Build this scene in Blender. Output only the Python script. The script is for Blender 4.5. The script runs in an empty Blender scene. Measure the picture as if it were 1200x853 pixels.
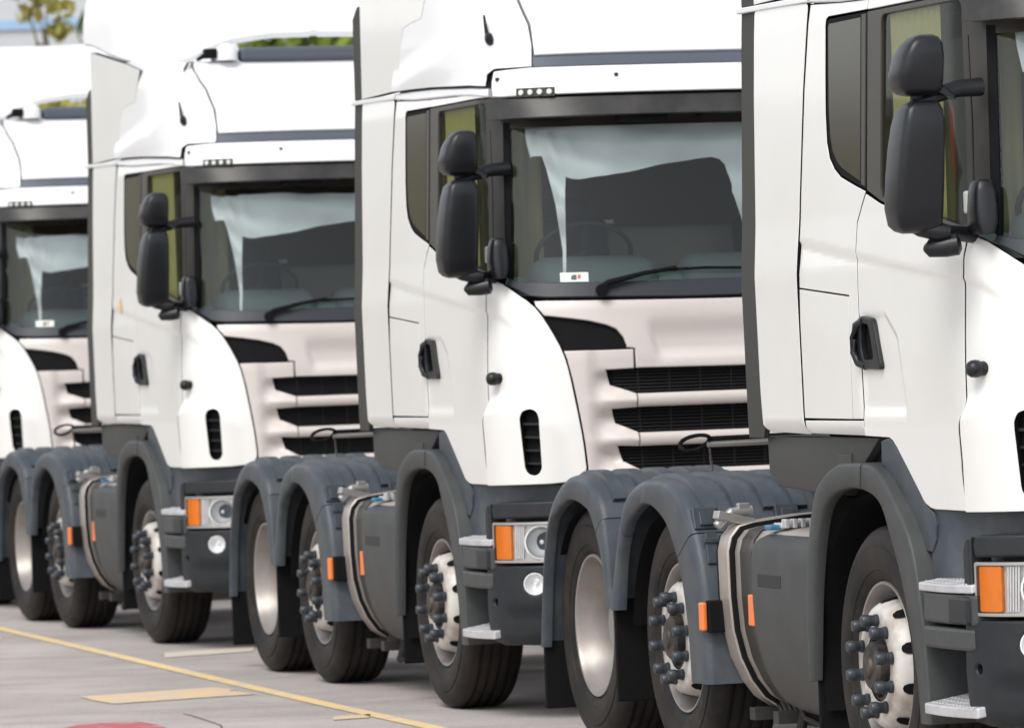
import bpy, bmesh, math, random
import numpy as np
from math import radians as R, pi, sin, cos
from mathutils import Vector, Matrix
from mathutils.geometry import delaunay_2d_cdt

sc = bpy.context.scene
col = sc.collection
rng = random.Random(7)

# ------------------------------------------------------------------ camera
PIT, ROLL, FPX, CAMH = -0.00122705, 0.0357199, 6547.8, 1.71723
cam_d = bpy.data.cameras.new('camera')
cam = bpy.data.objects.new('camera', cam_d)
col.objects.link(cam)
cam_d.sensor_width = 36.0
cam_d.sensor_fit = 'HORIZONTAL'
cam_d.lens = 36.0 * FPX / 1200.0
cam_d.clip_start = 0.5
cam_d.clip_end = 3000.0
F_ = Vector((0, cos(PIT), sin(PIT)))
U0 = Vector((0, -sin(PIT), cos(PIT)))
X0_ = Vector((1, 0, 0))
cr, sr = cos(ROLL), sin(ROLL)
RT = X0_ * cr - U0 * sr
UP = X0_ * sr + U0 * cr
m = Matrix((RT, UP, -F_)).transposed().to_4x4()
m.translation = Vector((0, 0, CAMH))
cam.matrix_world = m
cam_d.dof.use_dof = True
cam_d.dof.focus_distance = 21.0
cam_d.dof.aperture_fstop = 6.8
sc.camera = cam

# ------------------------------------------------------------------ light
SUN_EL, SUN_AZ = R(52), R(208)          # azimuth clockwise from +Y: behind the camera's left shoulder
world = bpy.data.worlds.new('World')
sc.world = world
world.use_nodes = True
wn, wl = world.node_tree.nodes, world.node_tree.links
wn.clear()
wo = wn.new('ShaderNodeOutputWorld')
bg = wn.new('ShaderNodeBackground')
sky = wn.new('ShaderNodeTexSky')
sky.sky_type = 'NISHITA'
sky.sun_disc = False
sky.sun_elevation = SUN_EL
sky.sun_rotation = SUN_AZ
sky.air_density = 1.0
sky.dust_density = 1.2
sky.ozone_density = 1.0
hs = wn.new('ShaderNodeHueSaturation')   # overcast: the sky's own light with its blue mostly clouded out
hs.inputs['Saturation'].default_value = 0.22
wl.new(sky.outputs[0], hs.inputs['Color'])
wl.new(hs.outputs[0], bg.inputs[0])
bg.inputs[1].default_value = 0.15
wl.new(bg.outputs[0], wo.inputs[0])
sun_d = bpy.data.lights.new('sun', 'SUN')
sun = bpy.data.objects.new('sun', sun_d)
col.objects.link(sun)
sun_d.energy = 1.25
sun_d.angle = R(28)
sun_d.color = (1.0, 0.95, 0.88)
sdir = Vector((sin(SUN_AZ) * cos(SUN_EL), cos(SUN_AZ) * cos(SUN_EL), sin(SUN_EL)))
sun.rotation_euler = sdir.to_track_quat('Z', 'Y').to_euler()
sun.location = sdir * 60
sc.view_settings.view_transform = 'Standard'
sc.view_settings.look = 'None'
sc.view_settings.exposure = 0.72
sc.view_settings.gamma = 1.0

# ------------------------------------------------------------------ materials
def nodes_of(name):
    mt = bpy.data.materials.new(name)
    mt.use_nodes = True
    nt = mt.node_tree
    return mt, nt, nt.nodes['Principled BSDF']

def mat(name, c, rough=0.5, metal=0.0, coat=0.0, var=0.06, scale=6.0, dirt=None, dirt_amt=0.0, bump=0.0, bscale=80.0, spec=0.5, dscale=2.5):
    mt, nt, p = nodes_of(name)
    n, l = nt.nodes, nt.links
    tc = n.new('ShaderNodeTexCoord')
    no = n.new('ShaderNodeTexNoise')
    no.inputs['Scale'].default_value = scale
    no.inputs['Detail'].default_value = 6
    l.new(tc.outputs['Object'], no.inputs['Vector'])
    cm = n.new('ShaderNodeMix'); cm.data_type = 'RGBA'
    cm.inputs[6].default_value = tuple(x * (1 - var) for x in c) + (1,)
    cm.inputs[7].default_value = tuple(min(1, x * (1 + var)) for x in c) + (1,)
    l.new(no.outputs[0], cm.inputs[0])
    outc = cm.outputs[2]
    if dirt:
        n2 = n.new('ShaderNodeTexNoise')
        n2.inputs['Scale'].default_value = dscale
        n2.inputs['Detail'].default_value = 9
        n2.inputs['Roughness'].default_value = 0.65
        l.new(tc.outputs['Object'], n2.inputs['Vector'])
        rp = n.new('ShaderNodeValToRGB')
        rp.color_ramp.elements[0].position = 0.42
        rp.color_ramp.elements[1].position = 0.72
        rp.color_ramp.elements[1].color = (dirt_amt,) * 3 + (1,)
        l.new(n2.outputs[0], rp.inputs[0])
        dm = n.new('ShaderNodeMix'); dm.data_type = 'RGBA'
        dm.inputs[7].default_value = tuple(dirt) + (1,)
        l.new(rp.outputs[0], dm.inputs[0])
        l.new(outc, dm.inputs[6])
        outc = dm.outputs[2]
    l.new(outc, p.inputs['Base Color'])
    p.inputs['Roughness'].default_value = rough
    p.inputs['Metallic'].default_value = metal
    p.inputs['Coat Weight'].default_value = coat
    p.inputs['Coat Roughness'].default_value = 0.06
    p.inputs['Specular IOR Level'].default_value = spec
    if bump:
        n3 = n.new('ShaderNodeTexNoise')
        n3.inputs['Scale'].default_value = bscale
        n3.inputs['Detail'].default_value = 4
        l.new(tc.outputs['Object'], n3.inputs['Vector'])
        b = n.new('ShaderNodeBump')
        b.inputs['Strength'].default_value = bump
        b.inputs['Distance'].default_value = 0.004
        l.new(n3.outputs[0], b.inputs['Height'])
        l.new(b.outputs[0], p.inputs['Normal'])
    return mt

def glass_mat(name, tint, ior=1.5, base=0.0, filmc=(0.5, 0.6, 0.6)):
    mt, nt, p = nodes_of(name)
    n, l = nt.nodes, nt.links
    n.remove(p)
    out = [x for x in n if x.type == 'OUTPUT_MATERIAL'][0]
    tr = n.new('ShaderNodeBsdfTransparent'); tr.inputs[0].default_value = tuple(tint) + (1,)
    df = n.new('ShaderNodeBsdfDiffuse'); df.inputs[0].default_value = tuple(filmc) + (1,)
    mx0 = n.new('ShaderNodeMixShader'); mx0.inputs[0].default_value = base    # film of road dust
    l.new(tr.outputs[0], mx0.inputs[1]); l.new(df.outputs[0], mx0.inputs[2])
    gl = n.new('ShaderNodeBsdfGlossy'); gl.inputs['Roughness'].default_value = 0.02
    fr = n.new('ShaderNodeFresnel'); fr.inputs[0].default_value = ior
    mx = n.new('ShaderNodeMixShader')
    l.new(fr.outputs[0], mx.inputs[0]); l.new(mx0.outputs[0], mx.inputs[1]); l.new(gl.outputs[0], mx.inputs[2])
    l.new(mx.outputs[0], out.inputs[0])
    return mt

M = {}
M['white'] = mat('white_paint', (0.765, 0.762, 0.742), 0.30, coat=0.5, var=0.012, scale=3, dirt=(0.58, 0.52, 0.42), dirt_amt=0.13, dscale=1.6)
M['roofwhite'] = mat('roof_white_paint', (0.75, 0.755, 0.765), 0.35, coat=0.25, var=0.01, scale=3)
M['front'] = mat('front_beige_paint', (0.60, 0.548, 0.518), 0.36, coat=0.2, var=0.02, scale=3, dirt=(0.40, 0.33, 0.28), dirt_amt=0.10)
M['fender'] = mat('fender_plastic', (0.040, 0.052, 0.066), 0.44, spec=0.4, var=0.10, scale=5, dirt=(0.13, 0.13, 0.13), dirt_amt=0.42, dscale=6, bump=0.22, bscale=260)
M['plastic'] = mat('grey_plastic', (0.0145, 0.0175, 0.021), 0.48, spec=0.32, var=0.10, scale=5, dirt=(0.055, 0.050, 0.045), dirt_amt=0.35, bump=0.15, bscale=300)
M['plastic2'] = mat('dusty_grey_plastic', (0.042, 0.046, 0.047), 0.50, spec=0.4, var=0.08, scale=4, dirt=(0.078, 0.080, 0.080), dirt_amt=0.4, dscale=6, bump=0.2, bscale=250)
M['olivegrey'] = mat('olive_grey_plastic', (0.040, 0.042, 0.039), 0.6, var=0.06)
M['mirror_black'] = mat('mirror_black_plastic', (0.009, 0.010, 0.0125), 0.36, spec=0.4, var=0.08, bump=0.10, bscale=400)
M['black'] = mat('black_rubber_and_gap_shade', (0.006, 0.006, 0.007), 0.8, var=0.2, scale=12, spec=0.15)
M['rubber_edge'] = mat('weathered_rubber', (0.034, 0.034, 0.030), 0.7, var=0.08)
M['pillar'] = mat('dark_brown_trim_and_tank_shade', (0.027, 0.023, 0.018), 0.38, var=0.05)
M['visor'] = mat('smoked_visor', (0.014, 0.013, 0.012), 0.36, var=0.10, scale=9, dirt=(0.07, 0.065, 0.06), dirt_amt=0.5, dscale=5)
M['cowl'] = mat('cowl_trim', (0.018, 0.022, 0.030), 0.4)
M['bluebar'] = mat('roof_joint_strip', (0.075, 0.090, 0.115), 0.45)
M['tyre'] = mat('tyre_rubber', (0.0085, 0.008, 0.0080), 0.60, var=0.15, scale=9, dirt=(0.055, 0.040, 0.032), dirt_amt=0.5, dscale=5, spec=0.25, bump=0.25, bscale=120)
M['rim'] = mat('rim_silver', (0.32, 0.305, 0.295), 0.42, metal=0.5, var=0.08, dirt=(0.25, 0.185, 0.14), dirt_amt=0.55, dscale=7)
M['wheelwhite'] = mat('wheel_white_paint', (0.56, 0.54, 0.51), 0.40, var=0.06, dirt=(0.20, 0.13, 0.085), dirt_amt=0.75, dscale=9)
M['hubdark'] = mat('greasy_hub_iron', (0.020, 0.020, 0.021), 0.55, metal=0.3, dirt=(0.20, 0.15, 0.11), dirt_amt=0.5, dscale=12)
M['nut'] = mat('nut_cover_plastic', (0.030, 0.036, 0.045), 0.40, var=0.1)
M['tank'] = mat('tank_aluminium', (0.44, 0.395, 0.36), 0.38, metal=0.45, var=0.05, dirt=(0.18, 0.14, 0.11), dirt_amt=0.5)
M['alu'] = mat('tread_aluminium', (0.62, 0.62, 0.64), 0.45, metal=0.45, var=0.06, dirt=(0.25, 0.24, 0.23), dirt_amt=0.4, dscale=9)
M['darkmetal'] = mat('chassis_paint', (0.022, 0.022, 0.023), 0.6, var=0.2, dirt=(0.10, 0.08, 0.06), dirt_amt=0.4)
M['steel'] = mat('dull_steel', (0.42, 0.41, 0.40), 0.4, metal=0.7)
M['amber'] = mat('amber_lens', (0.95, 0.25, 0.006), 0.25, var=0.12, scale=30, coat=0.4)
M['marker'] = mat('orange_marker', (0.78, 0.20, 0.045), 0.35, var=0.05)
M['lampbowl'] = mat('lamp_reflector', (0.84, 0.85, 0.86), 0.25, metal=0.45, var=0.12, scale=25)
M['lampbase'] = mat('lamp_bezel', (0.62, 0.61, 0.58), 0.35, metal=0.2)
M['skyrefl'] = mat('pale_sky_reflection', (0.88, 0.90, 0.91), 0.85, var=0.04, scale=7)  # tone of the sky reflection imitated behind the windscreen
M['olive'] = mat('olive_curtain_fabric', (0.37, 0.345, 0.18), 0.85, var=0.06)
M['dash'] = mat('dashboard_grey', (0.12, 0.155, 0.155), 0.6)
M['seat'] = mat('seat_fabric', (0.030, 0.030, 0.032), 0.8, var=0.15, scale=20)
M['red'] = mat('red_fabric', (0.20, 0.018, 0.014), 0.7)
M['cabin'] = mat('cabin_brown', (0.17, 0.12, 0.065), 0.8)
M['bunk'] = mat('bunk_cover', (0.26, 0.25, 0.22), 0.8, var=0.08)
M['wheelgrip'] = mat('steering_wheel_grip', (0.035, 0.04, 0.042), 0.5)
M['mesh'] = mat('grille_mesh_plastic', (0.012, 0.012, 0.014), 0.6, spec=0.25)
M['paper'] = mat('sticker_paper', (0.72, 0.78, 0.72), 0.6, var=0.02)
M['ink'] = mat('sticker_ink', (0.09, 0.12, 0.11), 0.6)
M['inkred'] = mat('sticker_red_ink', (0.50, 0.16, 0.13), 0.6)
M['bluetag'] = mat('blue_tag', (0.03, 0.16, 0.28), 0.4)
M['silver_mirror'] = mat('mirror_silver', (0.8, 0.8, 0.8), 0.03, metal=1.0, var=0)
M['ws'] = glass_mat('windscreen_glass', (0.88, 0.93, 0.915), 1.5, 0.010, (0.30, 0.46, 0.46))
M['sideglass'] = glass_mat('side_window_glass', (0.86, 0.90, 0.76), 1.22, 0.008)
M['quarter'] = mat('quarter_window_tint', (0.042, 0.037, 0.027), 0.16, var=0.04, spec=0.25)
M['lens'] = glass_mat('lamp_lens', (0.99, 0.99, 0.99), 1.3, 0.0)

# ------------------------------------------------------------------ helpers
def link(name, me, mt=None, parent=None):
    o = bpy.data.objects.new(name, me)
    col.objects.link(o)
    if mt is not None:
        for k in (mt if isinstance(mt, (list, tuple)) else [mt]):
            me.materials.append(k)
    if parent is not None:
        o.parent = parent
    return o

def mesh(name, V, Fc, mt, parent=None, smooth=None, fix=False, mi=None, bevel=0.0, seg=2):
    """one mesh object; smooth = angle in degrees above which an edge stays sharp"""
    me = bpy.data.meshes.new(name)
    me.from_pydata([tuple(map(float, v)) for v in V], [], [tuple(f) for f in Fc])
    if mi is not None:
        me.polygons.foreach_set('material_index', mi)
    if fix or bevel:
        bm = bmesh.new(); bm.from_mesh(me)
        bmesh.ops.remove_doubles(bm, verts=bm.verts, dist=1e-5)
        bmesh.ops.recalc_face_normals(bm, faces=bm.faces)
        if bevel:
            es = [e for e in bm.edges if len(e.link_faces) == 2 and e.calc_face_angle(0) > R(35)]
            bmesh.ops.bevel(bm, geom=es, offset=bevel, segments=seg, profile=0.5, affect='EDGES', clamp_overlap=True)
        bm.to_mesh(me); bm.free()
    if smooth is not None:
        me.polygons.foreach_set('use_smooth', [True] * len(me.polygons))
        me.set_sharp_from_angle(angle=R(smooth))
    me.update()
    return link(name, me, mt, parent)

def box_vf(c, s, rot=None):
    V = []
    for i in (-1, 1):
        for j in (-1, 1):
            for k in (-1, 1):
                v = Vector((i * s[0] / 2, j * s[1] / 2, k * s[2] / 2))
                if rot: v.rotate(rot)
                V.append(tuple(v + Vector(c)))
    Fc = [(0, 1, 3, 2), (4, 6, 7, 5), (0, 4, 5, 1), (2, 3, 7, 6), (0, 2, 6, 4), (1, 5, 7, 3)]
    return V, Fc

class MB:
    def __init__(self): self.V = []; self.F = []; self.mi = []
    def add(self, V, Fc, mi=0):
        o = len(self.V); self.V += [tuple(v) for v in V]; self.F += [tuple(i + o for i in f) for f in Fc]; self.mi += [mi] * len(Fc); return self
    def box(self, c, s, rot=None, mi=0): return self.add(*box_vf(c, s, rot), mi)
    def build(self, name, mt, parent=None, **k): return mesh(name, self.V, self.F, mt, parent, mi=None if (k.get('bevel') or k.get('fix')) and max(self.mi) == 0 else self.mi, **k)

def tube_vf(pts, r, n=8, closed=False):
    P = [Vector(p) for p in pts]
    rr = r if isinstance(r, (list, tuple)) else [r] * len(P)
    V, Fc = [], []
    ref = Vector((0.123, 0.31, 0.94)).normalized()
    for i, p in enumerate(P):
        a = P[(i - 1) % len(P)] if (closed or i > 0) else p
        b = P[(i + 1) % len(P)] if (closed or i < len(P) - 1) else p
        t = (b - a).normalized()
        u = t.cross(ref).normalized(); w = t.cross(u)
        for k in range(n):
            an = 2 * pi * k / n
            V.append(p + (u * cos(an) + w * sin(an)) * rr[i])
    L = len(P)
    for i in range(L if closed else L - 1):
        j = (i + 1) % L
        for k in range(n):
            Fc.append((i * n + k, i * n + (k + 1) % n, j * n + (k + 1) % n, j * n + k))
    if not closed:
        Fc.append(tuple(range(n))[::-1]); Fc.append(tuple((L - 1) * n + k for k in range(n)))
    return V, Fc

def loft_vf(rings, caps=True):
    n = len(rings[0]); V = [v for r in rings for v in r]; Fc = []
    for i in range(len(rings) - 1):
        for k in range(n):
            Fc.append((i * n + k, i * n + (k + 1) % n, (i + 1) * n + (k + 1) % n, (i + 1) * n + k))
    if caps:
        Fc.append(tuple(range(n))[::-1]); Fc.append(tuple((len(rings) - 1) * n + k for k in range(n)))
    return V, Fc

def lathe_vf(prof, n=48, cx=0.0, cz=0.0, s=1):
    """prof = [(r, y)], spun about an axis along y through (cx, cz)"""
    V, Fc = [], []
    for r, y in prof:
        for k in range(n):
            a = 2 * pi * k / n
            V.append((cx + r * cos(a), s * y, cz + r * sin(a)))
    for i in range(len(prof) - 1):
        for k in range(n):
            f = (i * n + k, i * n + (k + 1) % n, (i + 1) * n + (k + 1) % n, (i + 1) * n + k)
            Fc.append(f if s > 0 else f[::-1])
    return V, Fc

def resample(P, n, smooth=True):
    P = np.array(P, float)
    if smooth:                                   # Catmull-Rom, then even arc length
        Q = []
        E = np.vstack([2 * P[0] - P[1], P, 2 * P[-1] - P[-2]])
        for i in range(1, len(E) - 2):
            for t in np.linspace(0, 1, 12, endpoint=False):
                a, b, c, d = E[i - 1], E[i], E[i + 1], E[i + 2]
                Q.append(0.5 * (2 * b + (c - a) * t + (2 * a - 5 * b + 4 * c - d) * t * t + (-a + 3 * b - 3 * c + d) * t ** 3))
        Q.append(P[-1]); P = np.array(Q)
    L = np.concatenate([[0], np.cumsum(np.hypot(*np.diff(P, axis=0).T))])
    t = np.linspace(0, L[-1], n)
    return np.stack([np.interp(t, L, P[:, k]) for k in range(2)], 1)

def ss(a, b, x):
    t = np.clip((x - a) / (b - a), 0, 1)
    return t * t * (3 - 2 * t)

# ------------------------------------------------------------------ body surfaces: (q, z) -> point
# q runs forward along the right side, round the front corner, across the front; QC is the centre line
class Surf:
    def __init__(self, x0, n, wz, fz, a=.66, b=1.22):
        t = np.linspace(0, pi / 2, 2001)
        self.tx = np.sin(t) ** (2 / n); self.ty = -np.cos(t) ** (2 / n)
        self.L = np.concatenate([[0], np.cumsum(np.hypot(np.diff(self.tx * a), np.diff(self.ty * b)))])
        self.x0 = x0; self.qc = x0 + self.L[-1]; self.wz = wz; self.fz = fz
    def __call__(self, q, z):
        q = np.asarray(q, float); z = np.asarray(z, float)
        sg = np.where(q > self.qc, -1., 1.); qq = np.where(q > self.qc, 2 * self.qc - q, q)
        l = np.maximum(qq - self.x0, 0)
        xf = np.interp(z, *zip(*self.fz)); w = np.interp(z, *zip(*self.wz))
        x = np.where(qq < self.x0, qq, self.x0 + (xf - self.x0) * np.interp(l, self.L, self.tx))
        return np.stack([x, w * np.interp(l, self.L, self.ty) * sg, z + 0 * q], -1)
    def normal(self, q, z):
        e = 2e-3
        a = self(q + e, z) - self(q - e, z); b = self(q, z + e) - self(q, z - e)
        n = np.cross(a, b)
        return n / np.maximum(np.linalg.norm(n, axis=-1, keepdims=True), 1e-9)

WZ = [(0.3, 1.20), (1.05, 1.215), (1.4, 1.235), (2.0, 1.235), (2.2, 1.22), (2.95, 1.19), (3.05, 1.18), (3.3, 1.158), (3.5, 1.10), (3.62, 1.03)]
FZ = [(0.3, 1.40), (1.1, 1.43), (1.7, 1.42), (1.95, 1.385), (2.08, 1.335), (2.85, 1.12), (2.95, 1.10), (3.05, 1.09), (3.3, .96), (3.5, .78), (3.62, .60)]
CAB = Surf(0.72, 3.4, WZ, FZ)
QC = CAB.qc
DEFL = Surf(0.72, 3.4, [(1.3, 1.232), (1.4, 1.236), (2.0, 1.236), (2.2, 1.221), (2.95, 1.191), (3.05, 1.185), (3.6, 1.182)], [(1, 1.4), (4, 1.0)])
VIS = Surf(0.72, 3.4, [(2.8, 1.225), (3.0, 1.215)], [(2.82, 1.345), (2.84, 1.35), (2.95, 1.30)])
BROW = Surf(0.72, 3.4, [(2.9, 1.207), (3.03, 1.20), (3.10, 1.18)], [(2.93, 1.32), (2.97, 1.325), (3.05, 1.27), (3.10, 1.12)])
BUMP = Surf(0.85, 3.0, [(0.3, 1.255), (0.45, 1.27), (1.2, 1.27)], [(0.3, 1.43), (0.45, 1.45), (1.2, 1.45)], .6, 1.22)
SPOI = Surf(-.95, 3.0, [(3.4, 1.20), (4.0, 1.19), (4.3, 1.14)], [(3.5, .2), (4.15, -.56), (4.22, -.70), (4.26, -.9)], .6, 1.22)

def offset_poly(P, d):
    """inset a polygon (any winding) by d"""
    P = np.array(P, float)
    A = 0.5 * np.sum(P[:, 0] * np.roll(P[:, 1], -1) - np.roll(P[:, 0], -1) * P[:, 1])
    if A < 0: P = P[::-1].copy()
    e = np.roll(P, -1, 0) - P
    e /= np.maximum(np.linalg.norm(e, axis=1, keepdims=True), 1e-9)
    nn = np.stack([-e[:, 1], e[:, 0]], 1)
    b = nn + np.roll(nn, 1, 0)
    k = np.maximum((b * nn).sum(1), 0.35)
    return P + b / k[:, None] * d

def refine(P, step):
    Q = []
    for i in range(len(P)):
        a, b = P[i], P[(i + 1) % len(P)]
        k = max(1, int(math.ceil(np.hypot(*(b - a)) / step)))
        for j in range(k): Q.append(a + (b - a) * j / k)
    return np.array(Q)

def inside(P, X):
    c = np.zeros(len(X), bool); j = len(P) - 1
    for i in range(len(P)):
        a, b = P[i], P[j]
        k = ((a[1] > X[:, 1]) != (b[1] > X[:, 1]))
        with np.errstate(divide='ignore', invalid='ignore'):
            k &= X[:, 0] < (b[0] - a[0]) * (X[:, 1] - a[1]) / (b[1] - a[1] + 1e-15) + a[0]
        c ^= k; j = i
    return c

def edge_dist(P, X):
    d = np.full(len(X), 9.)
    for i in range(len(P)):
        a, b = P[i], P[(i + 1) % len(P)]
        v = b - a; t = np.clip(((X - a) @ v) / max(v @ v, 1e-12), 0, 1)
        d = np.minimum(d, np.hypot(*(X - a - t[:, None] * v).T))
    return d

def rnd(P, r, n=4):
    """round the corners of a polygon"""
    P = [np.array(p, float) for p in P]; Q = []
    for i in range(len(P)):
        p, a, b = P[i], P[i - 1], P[(i + 1) % len(P)]
        u, v = a - p, b - p; lu, lv = np.hypot(*u), np.hypot(*v)
        k = min(r, lu * .45, lv * .45)
        s0, s1 = p + u / lu * k, p + v / lv * k
        for t in np.linspace(0, 1, n):
            Q.append((1 - t) ** 2 * s0 + 2 * t * (1 - t) * p + t * t * s1)
    return np.array(Q)

def sym(P, qc=QC):
    """left half outline given from top centre round to bottom centre: add its mirror"""
    P = [tuple(p) for p in P]
    return P + [(2 * qc - q, z) for q, z in reversed(P)]

def panel(name, poly, mt, parent, surf=CAB, off=0.0, holes=(), step=.035, edge=.005, depth=.025, gap=.002, side=1, relief=None, smooth=45, gap_shade=False):
    P0 = offset_poly(poly, gap)
    H = [offset_poly(h, -edge) for h in holes]
    H0 = [offset_poly(h, 0) for h in holes]
    B = refine(P0, step); B1 = refine(offset_poly(P0, edge), step)
    HB = [refine(h, step) for h in H0]; HB1 = [refine(h, step) for h in H]
    lo, hi = P0.min(0), P0.max(0)
    gx = np.arange(lo[0] + step / 2, hi[0], step); gy = np.arange(lo[1] + step / 2, hi[1], step)
    G = np.array([(a + (step / 2 if j % 2 else 0), b) for j, b in enumerate(gy) for a in gx]) if len(gx) and len(gy) else np.zeros((0, 2))
    if len(G):
        k = inside(B1, G) & (edge_dist(B1, G) > step * .45)
        for h in HB1: k &= ~inside(h, G) & (edge_dist(h, G) > step * .45)
        G = G[k]
    loops = [B, B1] + HB + HB1
    pts, ed, o = [], [], 0
    for Lp in loops:
        pts += [Vector(p) for p in Lp]
        ed += [(o + i, o + (i + 1) % len(Lp)) for i in range(len(Lp))]; o += len(Lp)
    pts += [Vector(p) for p in G]
    V2, E2, F2, ov, _, _ = delaunay_2d_cdt(pts, ed, [], 1, 1e-6)
    Q = np.array([(v.x, v.y) for v in V2])
    cen = np.array([Q[list(f)].mean(0) for f in F2])
    keep = inside(P0, cen)
    for h in H0: keep &= ~inside(h, cen)
    F2 = [f for f, k in zip(F2, keep) if k]
    outer = set()
    n0, nh = len(B), len(B) + len(B1)
    hb = set(range(n0)) | set(range(nh, nh + sum(map(len, HB))))
    rim = np.array([any(i in hb for i in orig) for orig in ov]) if edge > 0 else np.zeros(len(Q), bool)
    q, z = Q[:, 0], Q[:, 1]
    if side < 0: q = 2 * surf.qc - q
    N = surf.normal(q, z)
    d = np.full(len(q), off)
    if relief is not None: d = d + relief(np.minimum(q, 2 * surf.qc - q), z)
    d = d - rim * edge * .9
    P = surf(q, z) + N * d[:, None]
    # skirt from every open edge
    cnt = {}
    for f in F2:
        for i in range(len(f)):
            a, b = f[i], f[(i + 1) % len(f)]
            k = (min(a, b), max(a, b)); cnt.setdefault(k, []).append((a, b))
    bd = [v[0] for v in cnt.values() if len(v) == 1]
    V = list(P); Fc = list(F2); ids = {}
    if depth > 0:
        for a, b in bd:
            for i in (a, b):
                if i not in ids:
                    ids[i] = len(V); V.append(P[i] - N[i] * depth)
            Fc.append((b, a, ids[a], ids[b]))
    # shading normals: the face keeps its own curve right up to the rounded rim, the rim turns over, the skirt is flat
    V = np.array([tuple(map(float, v)) for v in V])
    nf = len(F2); nP = len(P)
    fn = []
    for f in Fc:
        a, b, c = V[f[0]], V[f[1]], V[f[2]]
        fn.append(np.cross(b - a, c - a))
    fn = np.array(fn)
    vi = np.zeros((nP, 3)); va = np.zeros((nP, 3)); sk = np.zeros((nP, 3))
    for k, f in enumerate(F2):
        free = not any(rim[i] for i in f)
        for i in f:
            va[i] += fn[k]
            if free: vi[i] += fn[k]
    for k in range(nf, len(Fc)):
        n_ = fn[k] / max(np.linalg.norm(fn[k]), 1e-12)
        for i in Fc[k][:2]: sk[i] += n_
    def unit(x): return x / np.maximum(np.linalg.norm(x, axis=-1, keepdims=True), 1e-12)
    ok = np.linalg.norm(vi, axis=1) > 1e-12
    vn = unit(np.where(ok[:, None], vi, va))
    vn = np.where(rim[:, None], unit(unit(va) + .8 * unit(sk)), vn)
    sgn = 1.
    if side < 0:
        Fc = [tuple(f)[::-1] for f in Fc]; sgn = -1.
    fu = unit(fn) * sgn
    ln = []
    for k, f in enumerate(Fc):
        for i in f: ln.append(tuple(vn[i] * sgn) if k < nf else tuple(fu[k]))
    o = mesh(name, V, Fc, [mt, M['black']] if gap_shade else mt, parent, mi=([0] * nf + [1] * (len(Fc) - nf)) if gap_shade else None)  # skirts coloured black to put shade into the panel gaps
    o.data.polygons.foreach_set('use_smooth', [True] * len(Fc))
    o.data.normals_split_custom_set(ln)
    return o

def strip(name, surf, q0, q1, z0, z1, mt, parent, off=0., dq=.05, dz=.05, thick=None, smooth=40):
    """plain grid on a surface"""
    nq = max(2, int((q1 - q0) / dq) + 1); nz = max(2, int((z1 - z0) / dz) + 1)
    q, z = np.meshgrid(np.linspace(q0, q1, nq), np.linspace(z0, z1, nz), indexing='ij')
    P = surf(q, z) + surf.normal(q, z) * off
    V = list(P.reshape(-1, 3)); Fc = [(i * nz + j, (i + 1) * nz + j, (i + 1) * nz + j + 1, i * nz + j + 1) for i in range(nq - 1) for j in range(nz - 1)]
    return mesh(name, V, Fc, mt, parent, smooth=smooth)

# ================================================================== THE TRUCK
def line_z(q): return np.interp(q, [-.85, -.228, .263, .924, 1.058, 1.152, 1.2], [2.116, 2.05, 1.999, 1.934, 1.909, 1.861, 1.80])

def rel_side(q, z):
    l = line_z(q)
    fade = 1 - ss(1.08, 1.19, q)
    d = -.009 * ss(.009, -.009, z - l) * np.clip(1 - (l - z) / .30, 0, 1) * fade
    qf = np.interp(z, [1.46, 1.74, 1.825], [.325, .235, .10])
    ins = ss(-.010, .012, qf - q) * ss(1.430, 1.500, z) * ss(1.840, 1.812, z) * ss(-.21, -.12, q)
    d = d - .010 * ins
    # bulge round the corner vent
    top = np.interp(q, [.90, .96, 1.06, 1.18, 1.31, 1.39], [1.475, 1.515, 1.535, 1.538, 1.475, 1.42])
    d = d + .034 * ss(.02, -.075, z - top) * ss(1.42, 1.24, q) * ss(.90, .925, q)
    return d

def rel_front(q, z):
    e = np.interp(z, [1.70, 1.76, 1.83], [1.838, 1.822, 1.805])
    d = -.028 * ss(-.006, .022, q - e) * ss(1.692, 1.712, z) * (1 - ss(1.78, 1.90, z))
    d = d + .006 * ss(1.965, 1.985, z) * 0
    # slight roll of the top lip
    return d - .010 * ss(1.955, 1.985, z)

WC = [(1.0, 2.095), (1.09, 2.073), (1.165, 2.033), (1.272, 1.957), (1.347, 1.845), (1.409, 1.702), (1.449, 1.5), (1.472, 1.338), (1.48, 1.185)]
WCr = [tuple(p) for p in resample(WC, 22)]

truck = bpy.data.objects.new('truck', None)
col.objects.link(truck)
truck.empty_display_size = 0.3

def wc_at(z): return float(np.interp(z, [p[1] for p in WCr[::-1]], [p[0] for p in WCr[::-1]]))

# ---- shells behind the panels
strip('cab_shell', CAB, -.80, 2 * QC + .80, 1.13, 2.02, M['black'], truck, -.075, .06, .08)
strip('roof_shell', CAB, -.80, 2 * QC + .80, 2.97, 3.59, M['bluebar'], truck, -.022, .05, .04)
mb = MB()
mb.box((-.84, 0, 2.48), (.03, 2.28, 2.2)); mb.build('cab_back_wall', M['plastic'], truck)
mb = MB(); mb.box((.10, 0, 1.33), (1.9, 2.1, .10)); mb.box((.1, 0, 1.22), (1.9, .9, .2)); mb.build('cab_floor', M['black'], truck)

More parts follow.
